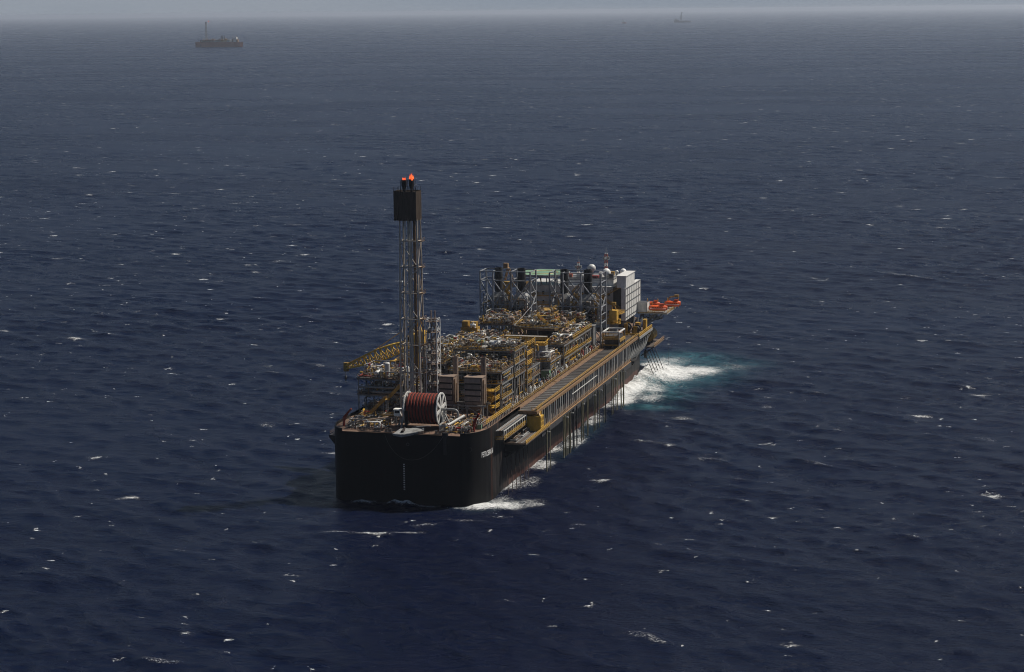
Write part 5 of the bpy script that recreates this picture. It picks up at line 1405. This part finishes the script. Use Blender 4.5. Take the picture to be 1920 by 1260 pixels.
def sea_material():
    mt, t, b = nodes('sea_water')
    geo = t.nodes.new('ShaderNodeNewGeometry')
    def vmap(scale, rot=0.0):
        mp = t.nodes.new('ShaderNodeMapping'); mp.inputs['Scale'].default_value = scale; mp.inputs['Rotation'].default_value = (0, 0, rot)
        t.links.new(geo.outputs['Position'], mp.inputs[0]); return mp.outputs[0]
    at = t.nodes.new('ShaderNodeAttribute'); at.attribute_name = 'foam'
    aq = t.nodes.new('ShaderNodeAttribute'); aq.attribute_name = 'aqua'
    WR = -0.42
    w1 = noise(t, vmap((.17, .42, 1), WR), 1.0, 6, 0.7, .5)
    w2 = noise(t, vmap((.6, 1.1, 1), WR + .35), 1.0, 4, 0.66, .3)
    w0 = noise(t, vmap((.035, .10, 1), WR - .15), 1.0, 5, 0.62, .5)
    patch = noise(t, vmap((.0022, .0045, 1), WR), 1.0, 3, 0.5)
    # water body colour
    body = mixc(t, noise(t, vmap((.006, .012, 1), WR), 1.0, 3), (0.0003, 0.0027, 0.0155), (0.0007, 0.0044, 0.0240))
    churn = noise(t, vmap((.22, .09, 1)), 1.0, 8, .74, 1.6)
    aqf = math_n(t, 'MULTIPLY', aq.outputs['Fac'], ramp(t, churn, [(.36, (.12,) * 3), (.60, (1, 1, 1))]), clamp=True)
    body = mixc(t, aqf, body, (0.05, 0.19, 0.22))
    # whitecaps: one possible cap per cell, most cells have none
    warp = t.nodes.new('ShaderNodeTexNoise'); warp.inputs['Scale'].default_value = .22; warp.inputs['Detail'].default_value = 4
    t.links.new(geo.outputs['Position'], warp.inputs['Vector'])
    vm = t.nodes.new('ShaderNodeVectorMath'); vm.operation = 'MULTIPLY_ADD'
    vm.inputs[1].default_value = (11, 11, 0)
    t.links.new(warp.outputs['Color'], vm.inputs[0]); t.links.new(geo.outputs['Position'], vm.inputs[2])
    clus = ramp(t, noise(t, vmap((.008, .014, 1), WR), 1.0, 3, .6), [(.40, (.12,) * 3), (.66, (1, 1, 1))])
    def caps(cell, keep, size, stretch, rot):
        mp = t.nodes.new('ShaderNodeMapping'); mp.inputs['Scale'].default_value = (1 / cell / stretch, 1 / cell, 0); mp.inputs['Rotation'].default_value = (0, 0, rot)
        t.links.new(vm.outputs[0], mp.inputs[0])
        vo = t.nodes.new('ShaderNodeTexVoronoi'); vo.voronoi_dimensions = '2D'; vo.inputs['Scale'].default_value = 1.0
        t.links.new(mp.outputs[0], vo.inputs['Vector'])
        sc = t.nodes.new('ShaderNodeSeparateColor'); t.links.new(vo.outputs['Color'], sc.inputs[0])
        on = math_n(t, 'GREATER_THAN', sc.outputs[0], math_n(t, 'SUBTRACT', 1.0, math_n(t, 'MULTIPLY', clus, keep)))
        rad = math_n(t, 'MULTIPLY_ADD', sc.outputs[1], size * .9 / cell, size * .35 / cell)
        inside = math_n(t, 'SUBTRACT', 1.0, math_n(t, 'DIVIDE', vo.outputs['Distance'], rad), clamp=True)
        return math_n(t, 'MULTIPLY', on, inside)
    cap = math_n(t, 'MAXIMUM', math_n(t, 'MULTIPLY', caps(58, .42, 10.0, 1.2, WR - .1), .62), caps(34, .34, 5.4, 1.25, WR))
    cap = math_n(t, 'MAXIMUM', cap, caps(9, .50, 1.25, 1.4, WR + .2))
    lace = noise(t, vmap((.5, .9, 1), WR), 1.0, 6, .72, 1.2)
    fine = noise(t, vmap((1.5, 2.2, 1), WR), 1.0, 3, .65, .6)
    tex = math_n(t, 'ADD', math_n(t, 'MULTIPLY', lace, .5), math_n(t, 'MULTIPLY', fine, .5))
    field = math_n(t, 'MAXIMUM', math_n(t, 'MULTIPLY', cap, .80), at.outputs['Fac'])
    fm = math_n(t, 'ADD', math_n(t, 'MULTIPLY', field, .36), tex)
    fm = ramp(t, fm, [(.66, (0, 0, 0)), (.80, (1, 1, 1))])
    gate = ramp(t, field, [(.03, (0, 0, 0)), (.16, (1, 1, 1))])
    fm = math_n(t, 'MULTIPLY', fm, gate)
    col = mixc(t, fm, body, (0.78, 0.79, 0.78))
    t.links.new(col, b.inputs['Base Color'])
    ro = math_n(t, 'MULTIPLY_ADD', patch, .14, .20)
    t.links.new(math_n(t, 'MAXIMUM', ro, math_n(t, 'MULTIPLY', fm, .8)), b.inputs['Roughness'])
    b.inputs['IOR'].default_value = 1.333
    t.links.new(math_n(t, 'MULTIPLY_ADD', fm, -.09, .125), b.inputs['Specular IOR Level'])
    h = math_n(t, 'ADD', math_n(t, 'MULTIPLY', w1, 1.75), math_n(t, 'MULTIPLY', w2, .5))
    h = math_n(t, 'ADD', h, math_n(t, 'MULTIPLY', w0, 2.6))
    h = math_n(t, 'ADD', h, math_n(t, 'MULTIPLY', fm, .3))
    bu = t.nodes.new('ShaderNodeBump'); bu.inputs['Distance'].default_value = 1.0
    t.links.new(math_n(t, 'MULTIPLY_ADD', patch, .7, .45), bu.inputs['Strength'])
    t.links.new(h, bu.inputs['Height'])
    t.links.new(bu.outputs[0], b.inputs['Normal'])
    return mt
sea()

# ------------------------------------------------------------------ air
def haze():
    o = box(-120000, 120000, -120000, 120000, -8.0, 182.0).build('haze', 'steel')
    o['kind'] = 'stuff'
    mt = bpy.data.materials.new('haze_air'); mt.use_nodes = True
    t = mt.node_tree; t.nodes.clear()
    v = t.nodes.new('ShaderNodeVolumePrincipled')
    v.inputs['Color'].default_value = (0.65, 0.715, 0.815, 1)
    v.inputs['Density'].default_value = 2.7e-5
    v.inputs['Anisotropy'].default_value = 0.3
    out = t.nodes.new('ShaderNodeOutputMaterial')
    t.links.new(v.outputs[0], out.inputs['Volume'])
    o.data.materials.clear(); o.data.materials.append(mt)
haze()
